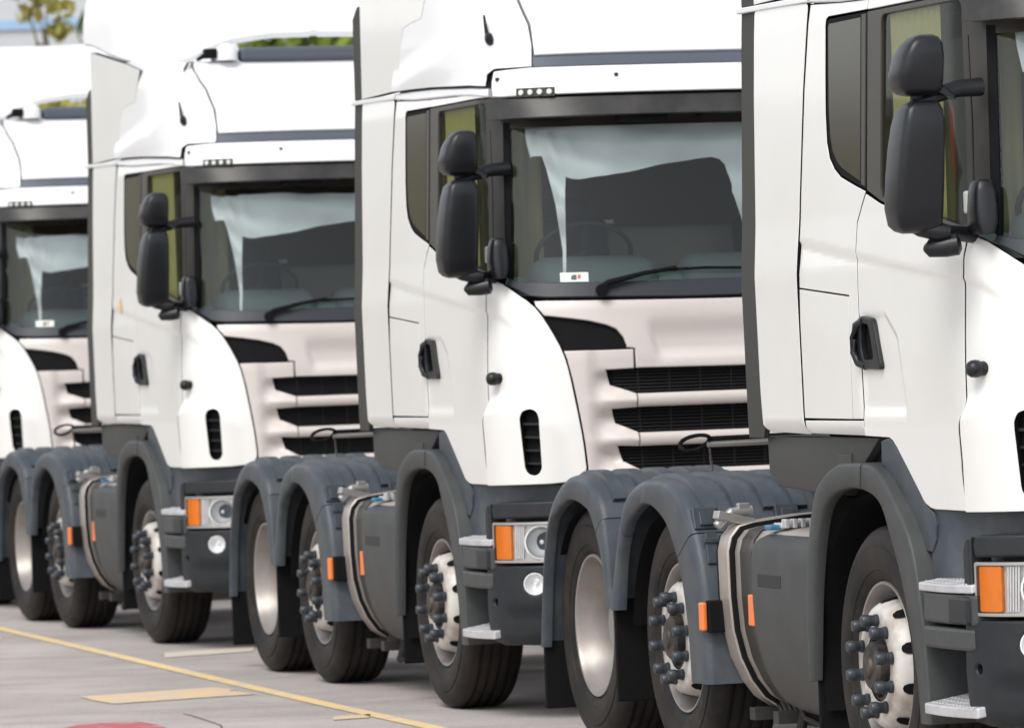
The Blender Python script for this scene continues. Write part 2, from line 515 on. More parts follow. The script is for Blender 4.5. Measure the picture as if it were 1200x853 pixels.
# roof skin: front slope, top cap
T_ = [(QC, 3.152), (2.2, 3.152), (1.9, 3.152), (1.6, 3.150), (1.347, 3.147), (1.340, 3.30), (1.27, 3.43), (1.17, 3.52), (1.02, 3.605), (1.3, 3.607), (1.6, 3.607), (2.0, 3.607), (QC, 3.607)]
P_ = [p for p in T_[1:-1]]
panel('roof_front', sym(P_), M['roofwhite'], truck, off=.004, step=.05, edge=.006)
NR = 40
top = CAB(np.linspace(-.82, 2 * QC + .82, NR), np.full(NR, 3.60))
V = []; 
for k, sc_ in enumerate((1.0, .93, .7, .35, .0)):
    for p in top: V.append(((p[0] + .3) * sc_ - .3, p[1] * sc_, 3.604 + .03 * (1 - sc_ ** 2)))
Fc = [(k * NR + i, k * NR + (i + 1) % NR, (k + 1) * NR + (i + 1) % NR, (k + 1) * NR + i) for k in range(4) for i in range(NR)]
mesh('roof_top', V, Fc, M['roofwhite'], truck, smooth=50, fix=True)

# dark joint strip between brow and roof
panel('roof_joint_strip', sym([(1.75, 3.094), (1.335, 3.092), (1.335, 3.145), (1.75, 3.148)]), M['bluebar'], truck, off=-.006, step=.06, edge=.002)
# brow panel above the windscreen, with its marker lamp clusters
bp = [(1.7, 2.945), (1.3, 2.945), (1.10, 2.945), (1.035, 2.95), (1.03, 3.0), (1.04, 3.05), (1.06, 3.082), (1.3, 3.094), (1.7, 3.094)]
brow = panel('brow_panel', sym(bp, BROW.qc), M['roofwhite'], truck, BROW, off=.0, step=.04, edge=.008, depth=.09)
for s in (1, -1):
    cl = panel('lamp_cluster', rnd([(1.205, 2.938), (1.405, 2.938), (1.405, 2.984), (1.205, 2.984)], .004), M['pillar'], brow, BROW, off=.006, step=.05, edge=.002, depth=.03, side=s)
for s in (1, -1):
    V, Fc = [], []
    a = MB()
    for k in range(4):
        q = 1.235 + k * .047
        c = BROW(q, 2.962); n = BROW.normal(q, 2.962); c = c + n * .010
        c = Vector(c); n = Vector(n); u = n.cross(Vector((0, 0, 1))).normalized(); w = n.cross(u)
        ring = [c + (u * cos(t) + w * sin(t)) * .014 for t in np.linspace(0, 2 * pi, 11)[:-1]]
        pk = [v + n * .006 - (v - c) * .25 for v in ring]
        a.add(*loft_vf([ring, pk]))
    V = [(v[0], v[1] * s, v[2]) for v in a.V]
    mesh('cluster_lenses', V, a.F, M['paper'], brow, smooth=30, fix=True)
mb = MB()
for q in (1.09, 1.709, 2 * QC - 1.709, 2 * QC - 1.09):
    c = BROW(q, 3.034); n = BROW.normal(q, 3.034)
    mb.box(tuple(c), (.02, .016, .016))
mb.build('brow_bolts', M['pillar'], brow, smooth=30, fix=True)

# sun visor
vp = [(1.7, 2.842), (1.3, 2.840), (1.06, 2.838), (1.01, 2.845), (1.005, 2.90), (1.01, 2.938), (1.3, 2.938), (1.7, 2.938)]
vis = panel('sun_visor', sym(vp, VIS.qc), M['visor'], truck, VIS, off=.0, step=.05, edge=.003, depth=.010)
mb = MB()
for y in (-.86, -.18, .18, .86): mb.box((1.235 - .1 * abs(y), y, 2.862), (.20, .035, .05))
mb.build('visor_bracket', M['black'], vis, bevel=.005)
mb = MB(); mb.box((1.22, -.50, 2.835), (.16, .22, .05)); mb.build('kerb_mirror', M['black'], vis, bevel=.012)
strip('visor_underside', CAB, 1.04, 2 * QC - 1.04, 2.80, 2.95, M['pillar'], truck, .002, .05, .05)

# windscreen and its surround
panel('windscreen', sym([(1.7, 2.822), (1.3, 2.822), (1.186, 2.82), (1.150, 2.075), (1.3, 2.052), (1.7, 2.045)]), M['ws'], truck, off=-.006, step=.08, edge=0, depth=0, gap=0)
panel('windscreen_seal', rnd([(1.150, 2.835), (1.120, 2.10), (1.138, 2.095), (1.155, 2.07), (1.163, 2.10), (1.200, 2.83)], .006), M['black'], truck, off=.003, step=.05, edge=.002, depth=.03)
panel('windscreen_seal', rnd([(1.150, 2.835), (1.120, 2.10), (1.138, 2.095), (1.155, 2.07), (1.163, 2.10), (1.200, 2.83)], .006), M['black'], truck, off=.003, step=.05, edge=.002, depth=.03, side=-1)
cw = [(2.0, 2.058), (1.7, 2.056), (1.4, 2.060), (1.24, 2.068), (1.150, 2.088), (1.128, 2.062), (1.19, 2.035), (1.26, 1.999), (1.34, 1.990), (1.6, 1.984), (2.0, 1.974)]
panel('cowl', sym(cw), M['cowl'], truck, off=.004, step=.04, edge=.004, depth=.05)
ap = [(1.035, 2.125), (1.10, 2.095), (1.128, 2.09), (1.158, 2.835), (1.15, 2.95), (1.035, 2.95), (1.045, 2.88), (1.05, 2.5)]
for s in (1, -1): panel('windscreen_pillar', rnd(ap, .008), M['pillar'], truck, off=.002, step=.05, edge=.004, depth=.04, side=s)

# wipers
for ys in (0, 1):
    o = ys * 0.95
    def wp(q, z, h=.035): return tuple(CAB(q + o, z) + CAB.normal(q + o, z) * h)
    mb = MB(); mb.add(*tube_vf([wp(1.595, 2.012, .03), wp(1.63, 2.038), wp(1.80, 2.078), wp(1.96, 2.104)], [.018, .016, .011, .009], 8))
    w = mb.build('wiper', M['black'], truck, smooth=50)
    mb = MB(); mb.add(*tube_vf([wp(1.70, 2.062, .022), wp(1.9, 2.098, .022), wp(2.1, 2.102, .022), wp(2.30, 2.096, .022)], .008, 6)); mb.build('wiper_blade', M['black'], w, smooth=50)
    mb = MB(); c = wp(1.597, 2.012, .02); mb.add(*tube_vf([c, (c[0] + .04, c[1], c[2])], .028, 10)); mb.build('wiper_pivot', M['black'], w, smooth=40)

# sticker
panel('screen_sticker', [(1.412, 2.062), (1.545, 2.060), (1.545, 2.104), (1.412, 2.106)], M['paper'], truck, off=.0005, step=.06, edge=0, depth=0, gap=0)
panel('sticker_mark', rnd([(1.462, 2.071), (1.49, 2.069), (1.49, 2.096), (1.466, 2.092)], .006), M['ink'], truck, off=.002, step=.06, edge=0, depth=0, gap=0)
panel('sticker_mark', rnd([(1.494, 2.074), (1.508, 2.072), (1.512, 2.094), (1.496, 2.096)], .006), M['inkred'], truck, off=.002, step=.06, edge=0, depth=0, gap=0)

# grille: backing mesh, hood panel, comb surrounds, bars
gb = [(QC - .2, 1.69), (1.8, 1.69), (1.50, 1.69), (1.52, 1.12), (1.8, 1.12), (QC - .2, 1.12)]
panel('grille_backing', sym(gb), M['black'], truck, off=-.055, step=.08, edge=0, depth=0, gap=0)
for z0, z1 in ((1.530, 1.640), (1.344, 1.458), (1.168, 1.275)):
    mb = MB()
    nn = 7
    for k in range(nn):
        z = z0 + (z1 - z0) * (k + .5) / nn
        qs = np.linspace(1.63, 2 * QC - 1.63, 26)
        P = CAB(qs, np.full(26, z)) - CAB.normal(qs, np.full(26, z)) * .045
        mb.add(*tube_vf([tuple(p) for p in P], .0045, 4))
    for q in np.linspace(1.75, 2 * QC - 1.75, 9):
        P = [tuple(CAB(q, z) - CAB.normal(q, z) * .045) for z in (z0, z1)]
        mb.add(*tube_vf(P, .005, 4))
    g = mb.build('grille_mesh', M['mesh'], truck, smooth=60); g['kind'] = 'stuff'
slit = [(1.335, 1.900), (1.43, 1.890), (1.528, 1.874), (1.61, 1.852), (1.653, 1.832), (1.682, 1.795), (1.697, 1.752), (1.694, 1.744), (1.415, 1.744), (1.398, 1.765)]
hl = [(wc_at(z) + .006, z) for z in (1.985, 1.95, 1.90, 1.85, 1.80, 1.75)]
hood = [(2.2, 1.966), (1.9, 1.970), (1.577, 1.977), (1.338, 1.983), (1.262, 1.990)] + hl[1:] + [(1.733, 1.740), (1.733, 1.645), (1.9, 1.644), (2.2, 1.640)]
# slot is left open towards the corner panel, so cut it as a notch in the outline
hood = [(2.2, 1.966), (1.9, 1.970), (1.577, 1.977), (1.338, 1.983), (1.270, 1.982), (wc_at(1.955) + .008, 1.952), (wc_at(1.905) + .006, 1.905)] + slit[1:8] + [(1.706, 1.742), (1.733, 1.738), (1.735, 1.645), (1.9, 1.643), (2.2, 1.640)]
panel('bonnet_panel', sym(hood), M['front'], truck, off=.0, step=.024, edge=.006, depth=.06, relief=rel_front)
for s in (1, -1):
    panel('bonnet_vent', slit[:-2] + [(wc_at(1.745) - .03, 1.744), (wc_at(1.80) - .03, 1.80), (wc_at(1.86) - .03, 1.86)], M['black'], truck, off=-.022, step=.05, edge=0, depth=0, side=s, gap=-.02)
comb = [(wc_at(z) + .005, z) for z in (1.738, 1.70, 1.6, 1.5, 1.4, 1.3, 1.2, 1.12)]
comb = comb + [(1.735, 1.115), (1.735, 1.168), (1.655, 1.212), (1.633, 1.282), (1.735, 1.276), (1.735, 1.345), (1.632, 1.392), (1.617, 1.455), (1.735, 1.460), (1.735, 1.528), (1.614, 1.572), (1.597, 1.640), (1.728, 1.643), (1.730, 1.738)]
def rel_comb(q, z):
    r = np.zeros_like(q)
    for zc in (1.494, 1.310, 1.142):
        r = r + .026 * np.exp(-((z - zc + .0) / .024) ** 2) * ss(1.47, 1.66, q)
    for zg in (1.588, 1.405, 1.228):
        r = r - .034 * np.exp(-((z - zg) / .040) ** 4) * ss(1.515, 1.600, q) * ss(1.70, 1.62, q)
    return r + .014 * ss(1.56, 1.50, q)
for s in (1, -1): panel('grille_surround', comb, M['front'], truck, off=-.004, step=.018, edge=.006, depth=.055, side=s, relief=rel_comb)
for za, zb in ((1.462, 1.527), (1.278, 1.343), (1.112, 1.166)):
    qs = np.linspace(1.737, 2 * QC - 1.737, 40)
    rings = []
    zc, h = (za + zb) / 2, (zb - za) / 2
    for q in qs:
        c = CAB(q, zc); n = CAB.normal(q, zc)
        ring = []
        for a in np.linspace(0, 2 * pi, 15)[:-1]:
            ring.append(tuple(c + n * (-.012 + .034 * abs(cos(a)) ** .8 * np.sign(cos(a))) + np.array([0, 0, 1]) * h * abs(sin(a)) ** .55 * np.sign(sin(a))))
        rings.append(ring)
    mesh('grille_bar', *loft_vf(rings), M['front'], truck, smooth=60, fix=True)

# ---- side panels, both sides
HANDLE = rnd([(-.212, 1.80), (-.150, 1.828), (-.010, 1.815), (.078, 1.620), (-.172, 1.624), (-.228, 1.69)], .03)
DOORR = [(-.09, 2.955), (-.094, 2.6), (-.102, 2.285), (-.150, 2.235), (-.200, 2.175), (-.208, 2.05), (-.200, 1.95), (-.186, 1.80), (-.172, 1.63), (-.165, 1.44), (-.163, 1.374)]
def glass_tube(pts, r, s, name, mt, par):
    V, Fc = tube_vf([(x, y * s, z) for x, y, z in pts], r, 8)
    return mesh(name, V, Fc, mt, par, smooth=50, fix=True)
for s in (1, -1):
    # rear quarter with the notch for the quarter window
    rq = [(-.822, 1.385), (-.80, 1.377), (-.17, 1.374), (-.172, 1.435), (-.29, 1.437), (-.855, 1.438), (-.868, 1.445)]
    rq_low = [(-.845, 1.380), (-.17, 1.373), (-.168, 1.435), (-.862, 1.435)]
    panel('sill_panel', rq_low, M['white'], truck, side=s, step=.02, edge=.002, gap_shade=True, relief=lambda q, z: -.02 * ss(1.41, 1.372, z))
    panel('locker_flap', [(-.864, 1.441), (-.292, 1.438), (-.300, 1.900), (-.886, 1.940)], M['white'], truck, side=s, step=.018, edge=.0015, gap=.0015, relief=rel_side, gap_shade=True)
    up = [(-.289, 1.438), (-.170, 1.438), (-.188, 1.80), (-.202, 1.95), (-.210, 2.05), (-.203, 2.175), (-.152, 2.237), (-.104, 2.287)]
    up += [(-.25, 2.318), (-.396, 2.352), (-.47, 2.385), (-.53, 2.43), (-.562, 2.49), (-.580, 2.60), (-.584, 2.75), (-.584, 2.935), (-.575, 2.958), (-.55, 2.966), (-.092, 2.962), (-.090, 3.0), (-.40, 3.01), (-.775, 3.028), (-.835, 2.70), (-.872, 2.3), (-.888, 2.0), (-.886, 1.943), (-.300, 1.903)]
    panel('quarter_panel', up, M['white'], truck, side=s, step=.016, edge=.002, gap=.0015, relief=rel_side, gap_shade=True)
    qw = [(-.104, 2.290), (-.25, 2.322), (-.396, 2.356), (-.47, 2.389), (-.53, 2.434), (-.558, 2.49), (-.576, 2.60), (-.580, 2.75), (-.580, 2.935), (-.572, 2.954), (-.55, 2.960), (-.095, 2.958)]
    qs_ = panel('quarter_window_seal', qw, M['black'], truck, side=s, off=-.006, step=.06, edge=0, depth=.02)
    qin = offset_poly(qw, .014); qin = qin[qin[:, 0] < -.112]
    qi = [(-.168, 2.325), (-.25, 2.346), (-.385, 2.384), (-.445, 2.412), (-.496, 2.456), (-.524, 2.51), (-.543, 2.62), (-.549, 2.75), (-.552, 2.925), (-.54, 2.940), (-.168, 2.940)]
    panel('quarter_window', qi, M['quarter'], truck, side=s, off=-.001, step=.06, edge=0, depth=.01)
    panel('window_post', rnd([(-.155, 2.312), (-.108, 2.302), (-.100, 2.95), (-.155, 2.95)], .006), M['pillar'], truck, side=s, off=.002, step=.06, edge=.003, depth=.02)
    # door
    dp = [(-.102, 2.280), (-.150, 2.231), (-.197, 2.173), (-.205, 2.05), (-.197, 1.95), (-.183, 1.80), (-.165, 1.44), (-.163, 1.374), (.112, 1.369), (.150, 1.358), (.181, 1.339), (.29, 1.252), (.398, 1.166), (.425, 1.145), (.453, 1.130), (.50, 1.116), (.55, 1.111), (.918, 1.110), (.930, 1.30), (.930, 1.52), (.931, 1.72), (.943, 1.927), (.962, 2.02), (.995, 2.092), (.913, 2.106), (.60, 2.150), (.20, 2.213), (.06, 2.238)]
    door = panel('door', dp, M['white'], truck, side=s, step=.014, edge=.002, gap=.003, gap_shade=True, relief=rel_side, holes=(rnd([(-.148, 1.796), (-.055, 1.790), (-.005, 1.662), (-.125, 1.660), (-.150, 1.70)], .025),))
    fr_o = [(-.096, 2.288), (.06, 2.243), (.20, 2.218), (.60, 2.155), (.913, 2.111), (1.03, 2.100), (1.045, 2.5), (1.04, 2.88), (1.03, 2.952), (-.094, 2.957)]
    fr_i = rnd([(.062, 2.262), (.20, 2.238), (.60, 2.176), (.985, 2.122), (1.0, 2.5), (.995, 2.928), (.066, 2.932)], .035)
    panel('window_frame', fr_o, M['pillar'], door, side=s, off=-.001, step=.05, edge=.004, depth=.03, holes=(fr_i,))
    panel('door_window', offset_poly(fr_i, -.006), M['sideglass'], door, side=s, off=-.012, step=.08, edge=0, depth=0, gap=0)
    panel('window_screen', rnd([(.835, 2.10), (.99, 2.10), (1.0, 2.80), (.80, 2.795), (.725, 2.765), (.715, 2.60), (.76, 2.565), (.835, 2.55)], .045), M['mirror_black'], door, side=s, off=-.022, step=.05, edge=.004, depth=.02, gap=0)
    # handle
    hh = rnd([(-.148, 1.796), (-.055, 1.790), (-.005, 1.662), (-.125, 1.660), (-.150, 1.70)], .025)
    hd = panel('door_handle', HANDLE, M['mirror_black'], door, side=s, off=.009, step=.02, edge=.006, depth=.05, holes=(hh,))
    panel('handle_cup', offset_poly(hh, -.02), M['black'], door, side=s, off=-.019, step=.05, edge=0, depth=0, gap=0)
    def hp(q, z, h): 
        p = CAB(q, z) + CAB.normal(q, z) * h
        return (p[0], p[1], p[2])
    glass_tube([hp(-.13, 1.805, 0), hp(-.175, 1.79, .014), hp(-.195, 1.74, .020), hp(-.193, 1.69, .020), hp(-.165, 1.648, .012), hp(-.12, 1.636, -.002)], .015, s, 'grip', M['mirror_black'], hd)
    # roof gutter trim
    panel('roof_gutter', [(-.77, 3.034), (-.40, 3.012), (-.09, 3.003), (.4, 2.990), (1.04, 2.958), (1.03, 2.998), (.4, 3.026), (0., 3.046), (-.40, 3.058), (-.765, 3.064)], M['roofwhite'], truck, side=s, off=.010, step=.05, edge=.008, depth=.04, gap=0)
    panel('door_top_rail', [(-.09, 2.960), (1.03, 2.955), (1.035, 2.985), (.4, 2.988), (-.088, 3.002)], M['white'], truck, side=s, off=.0, step=.05, edge=.003, depth=.03)
    # high roof corner fairing
    rf = [(-.78, 3.072), (-.40, 3.064), (0., 3.052), (.4, 3.034), (1.03, 3.006), (1.04, 3.06), (1.10, 3.084), (1.330, 3.092), (1.338, 3.20), (1.326, 3.300), (1.257, 3.424), (1.15, 3.52), (1.00, 3.590), (.6, 3.602), (.2, 3.60), (-.4, 3.60), (-.78, 3.60), (-.79, 3.3)]
    fair = panel('roof_fairing', rf, M['roofwhite'], truck, side=s, off=.004, step=.024, edge=.003, depth=.012, gap=.0015, gap_shade=True,
          relief=lambda q, z: (1.186 - np.interp(z, *zip(*WZ))).clip(0) * ss(.75, -.12, q) * ss(3.02, 3.12, z) + .018 * ss(.07, -.06, z - np.interp(q, [-.7, -.2, .2, .6, 1.0, 1.3], [3.13, 3.20, 3.23, 3.34, 3.40, 3.36])) * ss(1.3, 1.0, q))
    c = CAB(1.06, 3.23); n = CAB.normal(1.06, 3.23)
    c = Vector(c); n = Vector(n)
    V, Fc = loft_vf([[tuple(c + Vector((cos(a) * r * 1.2, 0, sin(a) * r)) + n * hgt) for a in np.linspace(0, 2 * pi, 13)[:-1]] for r, hgt in ((.036, 0), (.034, .02), (.022, .045), (.006, .052))])
    V2, F2 = tube_vf([tuple(c + n * .03), tuple(c + n * .045 + Vector((-.02, 0, .11)))], [.012, .006], 6)
    a = MB(); a.add(V, Fc); a.add(V2, F2)
    mesh('antenna', [(v[0], v[1] * s, v[2]) for v in a.V], a.F, M['mirror_black'], fair, smooth=40, fix=True)
    # side deflector with rubber edge
    df = rnd([(-1.375, 1.385), (-.852, 1.375), (-.868, 1.44), (-.893, 1.95), (-.892, 2.05), (-.876, 2.3), (-.84, 2.70), (-.782, 3.036), (-1.46, 3.056), (-1.46, 2.7), (-1.40, 1.55)], .03)
    dfl = panel('side_deflector', df, M['white'], truck, DEFL, side=s, off=.004, step=.03, edge=.002, depth=.05, gap=.002, gap_shade=True, relief=lambda q, z: -.03 * ss(1.42, 1.376, z))
    up_ = [(-1.46, 3.072), (-.712, 3.076), (-.66, 3.20), (-.612, 3.30), (-.565, 3.378), (-.42, 3.394), (-.212, 3.404), (-.178, 3.43), (-.10, 3.53), (-.03, 3.600), (-.4, 3.66), (-1.44, 3.80)]
    panel('upper_deflector', up_, M['white'], truck, DEFL, side=s, off=.007, step=.05, edge=.002, depth=.05, gap=.003, gap_shade=True)
    panel('rubber_edge', [(-1.60, 1.36), (-1.41, 1.36), (-1.385, 1.40), (-1.425, 1.60), (-1.475, 2.7), (-1.475, 3.05), (-1.66, 3.055), (-1.64, 2.2)], M['rubber_edge'], dfl, DEFL, side=s, off=-.005, step=.08, edge=.004, depth=.02)
    panel('rubber_edge', [(-1.66, 3.074), (-1.475, 3.074), (-1.475, 3.56), (-1.56, 3.56), (-1.66, 3.50)], M['rubber_edge'], dfl, DEFL, side=s, off=-.005, step=.08, edge=.004, depth=.02)
    panel('deflector_gutter', [(-1.68, 3.052), (-.78, 3.036), (-.772, 3.062), (-1.68, 3.074)], M['roofwhite'], dfl, DEFL, side=s, off=.012, step=.06, edge=.005, depth=.03, gap=0)
    # corner panel with vent
    cp = [(.947, 1.925), (.964, 2.018)] + WCr + [(1.474, 1.160), (1.455, 1.136), (1.42, 1.122), (1.32, 1.114), (.921, 1.110), (.934, 1.30), (.934, 1.52), (.935, 1.72)]
    vent = rnd([(1.190, 1.43), (1.205, 1.462), (1.24, 1.472), (1.268, 1.458), (1.281, 1.425), (1.277, 1.190), (1.262, 1.163), (1.238, 1.156), (1.212, 1.165), (1.198, 1.19)], .012, 3)
    cn = panel('corner_panel', cp, M['white'], truck, side=s, step=.016, edge=.003, gap=.003, relief=rel_side, holes=(vent,), depth=.035, gap_shade=True)
    panel('air_vent', offset_poly(vent, -.012), M['black'], cn, side=s, off=-.015, step=.05, edge=0, depth=0, gap=0)
    for k in range(4):
        z = 1.21 + k * .062
        panel('vent_slat', [(1.186, z), (1.292, z - .004), (1.292, z + .006), (1.186, z + .010)], M['mirror_black'], cn, side=s, off=.010, step=.05, edge=0, depth=.02, gap=0)
    # round side repeater knob
    c = CAB(1.045, 1.618)
    V, Fc = lathe_vf([(.026, c[1] - .0 + .02), (.026, c[1] - .012), (.030, c[1] - .016), (.032, c[1] - .03), (.030, c[1] - .046), (.022, c[1] - .058), (.010, c[1] - .063), (.0, c[1] - .064)], 20, c[0], c[2], s)
    mesh('side_repeater', V, Fc, M['mirror_black'], cn, smooth=40, fix=True)
    # small pod at the foot of the pillar
    rings = []
    for z, hx, hy in ((2.09, .070, .03), (2.13, .070, .044), (2.18, .062, .046), (2.24, .054, .042), (2.272, .046, .034), (2.282, .03, .02)):
        cx = 1.09 + (z - 2.1) * .02
        rings.append([(cx + hx * np.sign(cos(a)) * abs(cos(a)) ** .6, s * (-1.178 - .018 + hy * np.sign(sin(a)) * abs(sin(a)) ** .6), z) for a in np.linspace(0, 2 * pi, 17)[:-1]])
    pod = mesh('pillar_pod', *loft_vf(rings), M['mirror_black'], truck, smooth=50, fix=True)
    V, Fc = box_vf((1.035, s * -1.228, 2.205), (.025, .03, .08)); mesh('pod_lamp', V, Fc, M['paper'], pod, bevel=.008)
    # mirrors
    def head(name, spec, par, mt=M['mirror_black'], e=.5):
        rr = []
        for z, cx, cy, hx, hy in spec:
            rr.append([(cx + hx * np.sign(cos(a)) * abs(cos(a)) ** e, s * (cy + hy * np.sign(sin(a)) * abs(sin(a)) ** e), z) for a in np.linspace(0, 2 * pi, 25)[:-1]])
        return mesh(name, *loft_vf(rr), mt, par, smooth=50, fix=True)
    main = head('mirror_housing', [(2.100, 1.075, -1.435, .030, .050), (2.110, 1.07, -1.437, .058, .070), (2.130, 1.07, -1.440, .078, .084), (2.19, 1.072, -1.443, .088, .090), (2.30, 1.085, -1.440, .094, .088), (2.40, 1.095, -1.435, .094, .084), (2.48, 1.105, -1.43, .090, .078), (2.530, 1.11, -1.425, .080, .070), (2.552, 1.115, -1.42, .062, .055), (2.561, 1.118, -1.418, .03, .035)], truck, e=.34)
    V, Fc = box_vf((.993, s * -1.44, 2.31), (.012, .10, .28)); mesh('mirror_glass', V, Fc, M['silver_mirror'], main, bevel=.004)
    wid = head('wide_mirror_housing', [(2.580, 1.10, -1.425, .03, .04), (2.587, 1.10, -1.425, .064, .066), (2.606, 1.10, -1.428, .084, .082), (2.66, 1.105, -1.430, .090, .085), (2.72, 1.115, -1.422, .086, .078), (2.76, 1.125, -1.414, .074, .064), (2.783, 1.13, -1.408, .055, .046), (2.793, 1.132, -1.404, .025, .025)], truck, e=.45)
    V, Fc = box_vf((1.020, s * -1.43, 2.67), (.012, .09, .09)); mesh('mirror_glass', V, Fc, M['silver_mirror'], wid, bevel=.004)
    a = MB()
    a.add(*tube_vf([(1.08, -1.43, 2.50), (1.09, -1.425, 2.566), (1.10, -1.42, 2.61)], [.03, .024, .03], 10))
    a.add(*tube_vf([(1.10, -1.445, 2.553), (1.10, -1.39, 2.565), (1.08, -1.32, 2.592), (1.06, -1.26, 2.605), (1.05, -1.17, 2.610)], [.016, .022, .029, .031, .034], 12))
    a.add(*loft_vf([[(1.115 + .03 * cos(t) * f, -1.335 + .045 * sin(t) * f, 2.590 + zz - .02 * sin(t)) for t in np.linspace(0, 2 * pi, 13)[:-1]] for zz, f in ((-.01, 1.0), (.012, 1.0), (.022, .7))]))
    mesh('mirror_arm', [(v[0], v[1] * s, v[2]) for v in a.V], a.F, M['mirror_black'], truck, smooth=50, fix=True)
    a = MB()
    a.add(*tube_vf([(1.06, -1.455, 2.128), (1.085, -1.43, 2.118), (1.11, -1.37, 2.104), (1.12, -1.33, 2.100)], [.020, .030, .034, .024], 12))
    a.add(*tube_vf([(1.07, -1.405, 2.050), (1.08, -1.395, 2.046), (1.10, -1.34, 2.050), (1.115, -1.300, 2.056), (1.12, -1.290, 2.058)], [.016, .032, .038, .038, .020], 14))
    a.add(*tube_vf([(1.08, -1.37, 2.09), (1.04, -1.30, 2.10), (1.0, -1.20, 2.09)], [.024, .026, .03], 10))
    mesh('lower_mirror_arm', [(v[0], v[1] * s, v[2]) for v in a.V], a.F, M['mirror_black'], truck, smooth=50, fix=True)
    # dark trim below the cab, in front of the arch
    panel('arch_trim', [(.02, 1.36), (.10, 1.372), (.19, 1.345), (.30, 1.26), (.42, 1.165), (.46, 1.125), (.53, 1.10), (.545, 1.06), (.53, 1.0), (.49, .955), (.40, .96), (.2, 1.18), (0.0, 1.275)], M['fender'], truck, side=s, off=.001, step=.03, edge=.004, depth=.10)
    panel('lower_trim', [(.46, 1.125), (.55, 1.118), (1.0, 1.115), (1.38, 1.118), (1.38, .80), (1.0, .80), (.50, .80), (.46, .96), (.50, 1.04)], M['fender'], truck, side=s, off=-.012, step=.03, edge=.008, depth=.08,
          relief=lambda q, z: -.045 * ss(.62, .9, q) * ss(.86, 1.0, z) + .010 * ss(.75, .55, q) * ss(1.05, .9, z))
    # box fairing under the cab behind the wheel
    O = [(-1.49, 1.37), (-1.48, 1.215), (-1.32, 1.168), (-.88, 1.150), (-.55, 1.145), (-.12, 1.37)]
    V = [(x, s * -1.19, z) for x, z in O] + [(x, s * -.62, z) for x, z in O]
    n = len(O)
    Fc = [tuple(range(n)), tuple(range(2 * n - 1, n - 1, -1))] + [(i, (i + 1) % n, n + (i + 1) % n, n + i) for i in range(n)]
    fb = mesh('side_fairing', V, Fc, M['olivegrey'], truck, bevel=.012, smooth=40)
    V, Fc = box_vf((-.52, s * -1.192, 1.25), (.16, .012, .11)); mesh('fairing_plate', V, Fc, M['olivegrey'], fb, bevel=.004)

# ---- arches and fenders
def band(name, O, I, n, y0, y1, mt, parent, s=1, rr=.013, sheet=.022, smooth=55, lip=.045):
    O = resample(O, n); I = resample(I, n)
    rings = []
    for o, i in zip(O, I):
        d = i - o; L = np.hypot(*d); d = d / max(L, 1e-6)
        r = min(rr, L * .45); sh = min(sheet, L * .4)
        pts = []
        for t in np.linspace(0, pi / 2, 4):
            p = o + d * r * (1 - sin(t)); pts.append((p, y0 + r * (1 - cos(t))))
        pts += [(o, y1), (o + d * sh, y1), (o + d * sh, y0 + lip), (i, y0 + lip), (i, y0 + .012), (i - d * .010, y0)]
        rings.append([(p[0], s * y, p[1]) for p, y in pts])
    return mesh(name, *loft_vf(rings), mt, parent, smooth=smooth, fix=True)

FI = [(-.776, .437), (-.714, .80), (-.614, 1.043), (-.491, 1.14), (-.305, 1.178), (-.088, 1.174), (.092, 1.126), (.186, 1.024), (.300, .86), (.385, .68), (.44, .50), (.465, .34)]
FO = [(-.815, .43), (-.813, .80), (-.690, 1.124), (-.57, 1.215), (-.437, 1.258), (-.312, 1.274), (.015, 1.264), (.216, 1.163), (.405, .995), (.490, .80), (.535, .60), (.565, .34)]
MIi = [(-3.414, .616), (-3.351, .831), (-3.242, .976), (-3.10, 1.045), (-2.917, 1.078), (-2.688, 1.021), (-2.553, .921), (-2.454, .786), (-2.385, .582), (-2.357, .357)]
MO = [(-3.535, .611), (-3.43, .83), (-3.318, 1.032), (-3.200, 1.125), (-3.009, 1.175), (-2.816, 1.187), (-2.62, 1.175), (-2.42, 1.105), (-2.29, .97), (-2.2, .80), (-2.15, .6), (-2.13, .357)]
DI = [(-4.631, .408), (-4.56, .726), (-4.453, .952), (-4.32, 1.03), (-4.12, 1.079), (-3.886, 1.051), (-3.771, 1.001), (-3.633, .824), (-3.574, .618)]
DO = [(-4.669, .407), (-4.61, .65), (-4.54, .876), (-4.427, 1.042), (-4.201, 1.163), (-3.98, 1.19), (-3.80, 1.165), (-3.66, 1.07), (-3.585, .9), (-3.525, .62)]
def cut(P, lo=None, hi=None):
    P = resample(P, 120); k = np.ones(len(P), bool)
    if lo is not None: k &= P[:, 1] > lo
    if hi is not None: k &= P[:, 1] < hi
    return P[k]
def frac(P, a, b):
    P = resample(P, 400); return P[int(a * 399):int(b * 399) + 1]
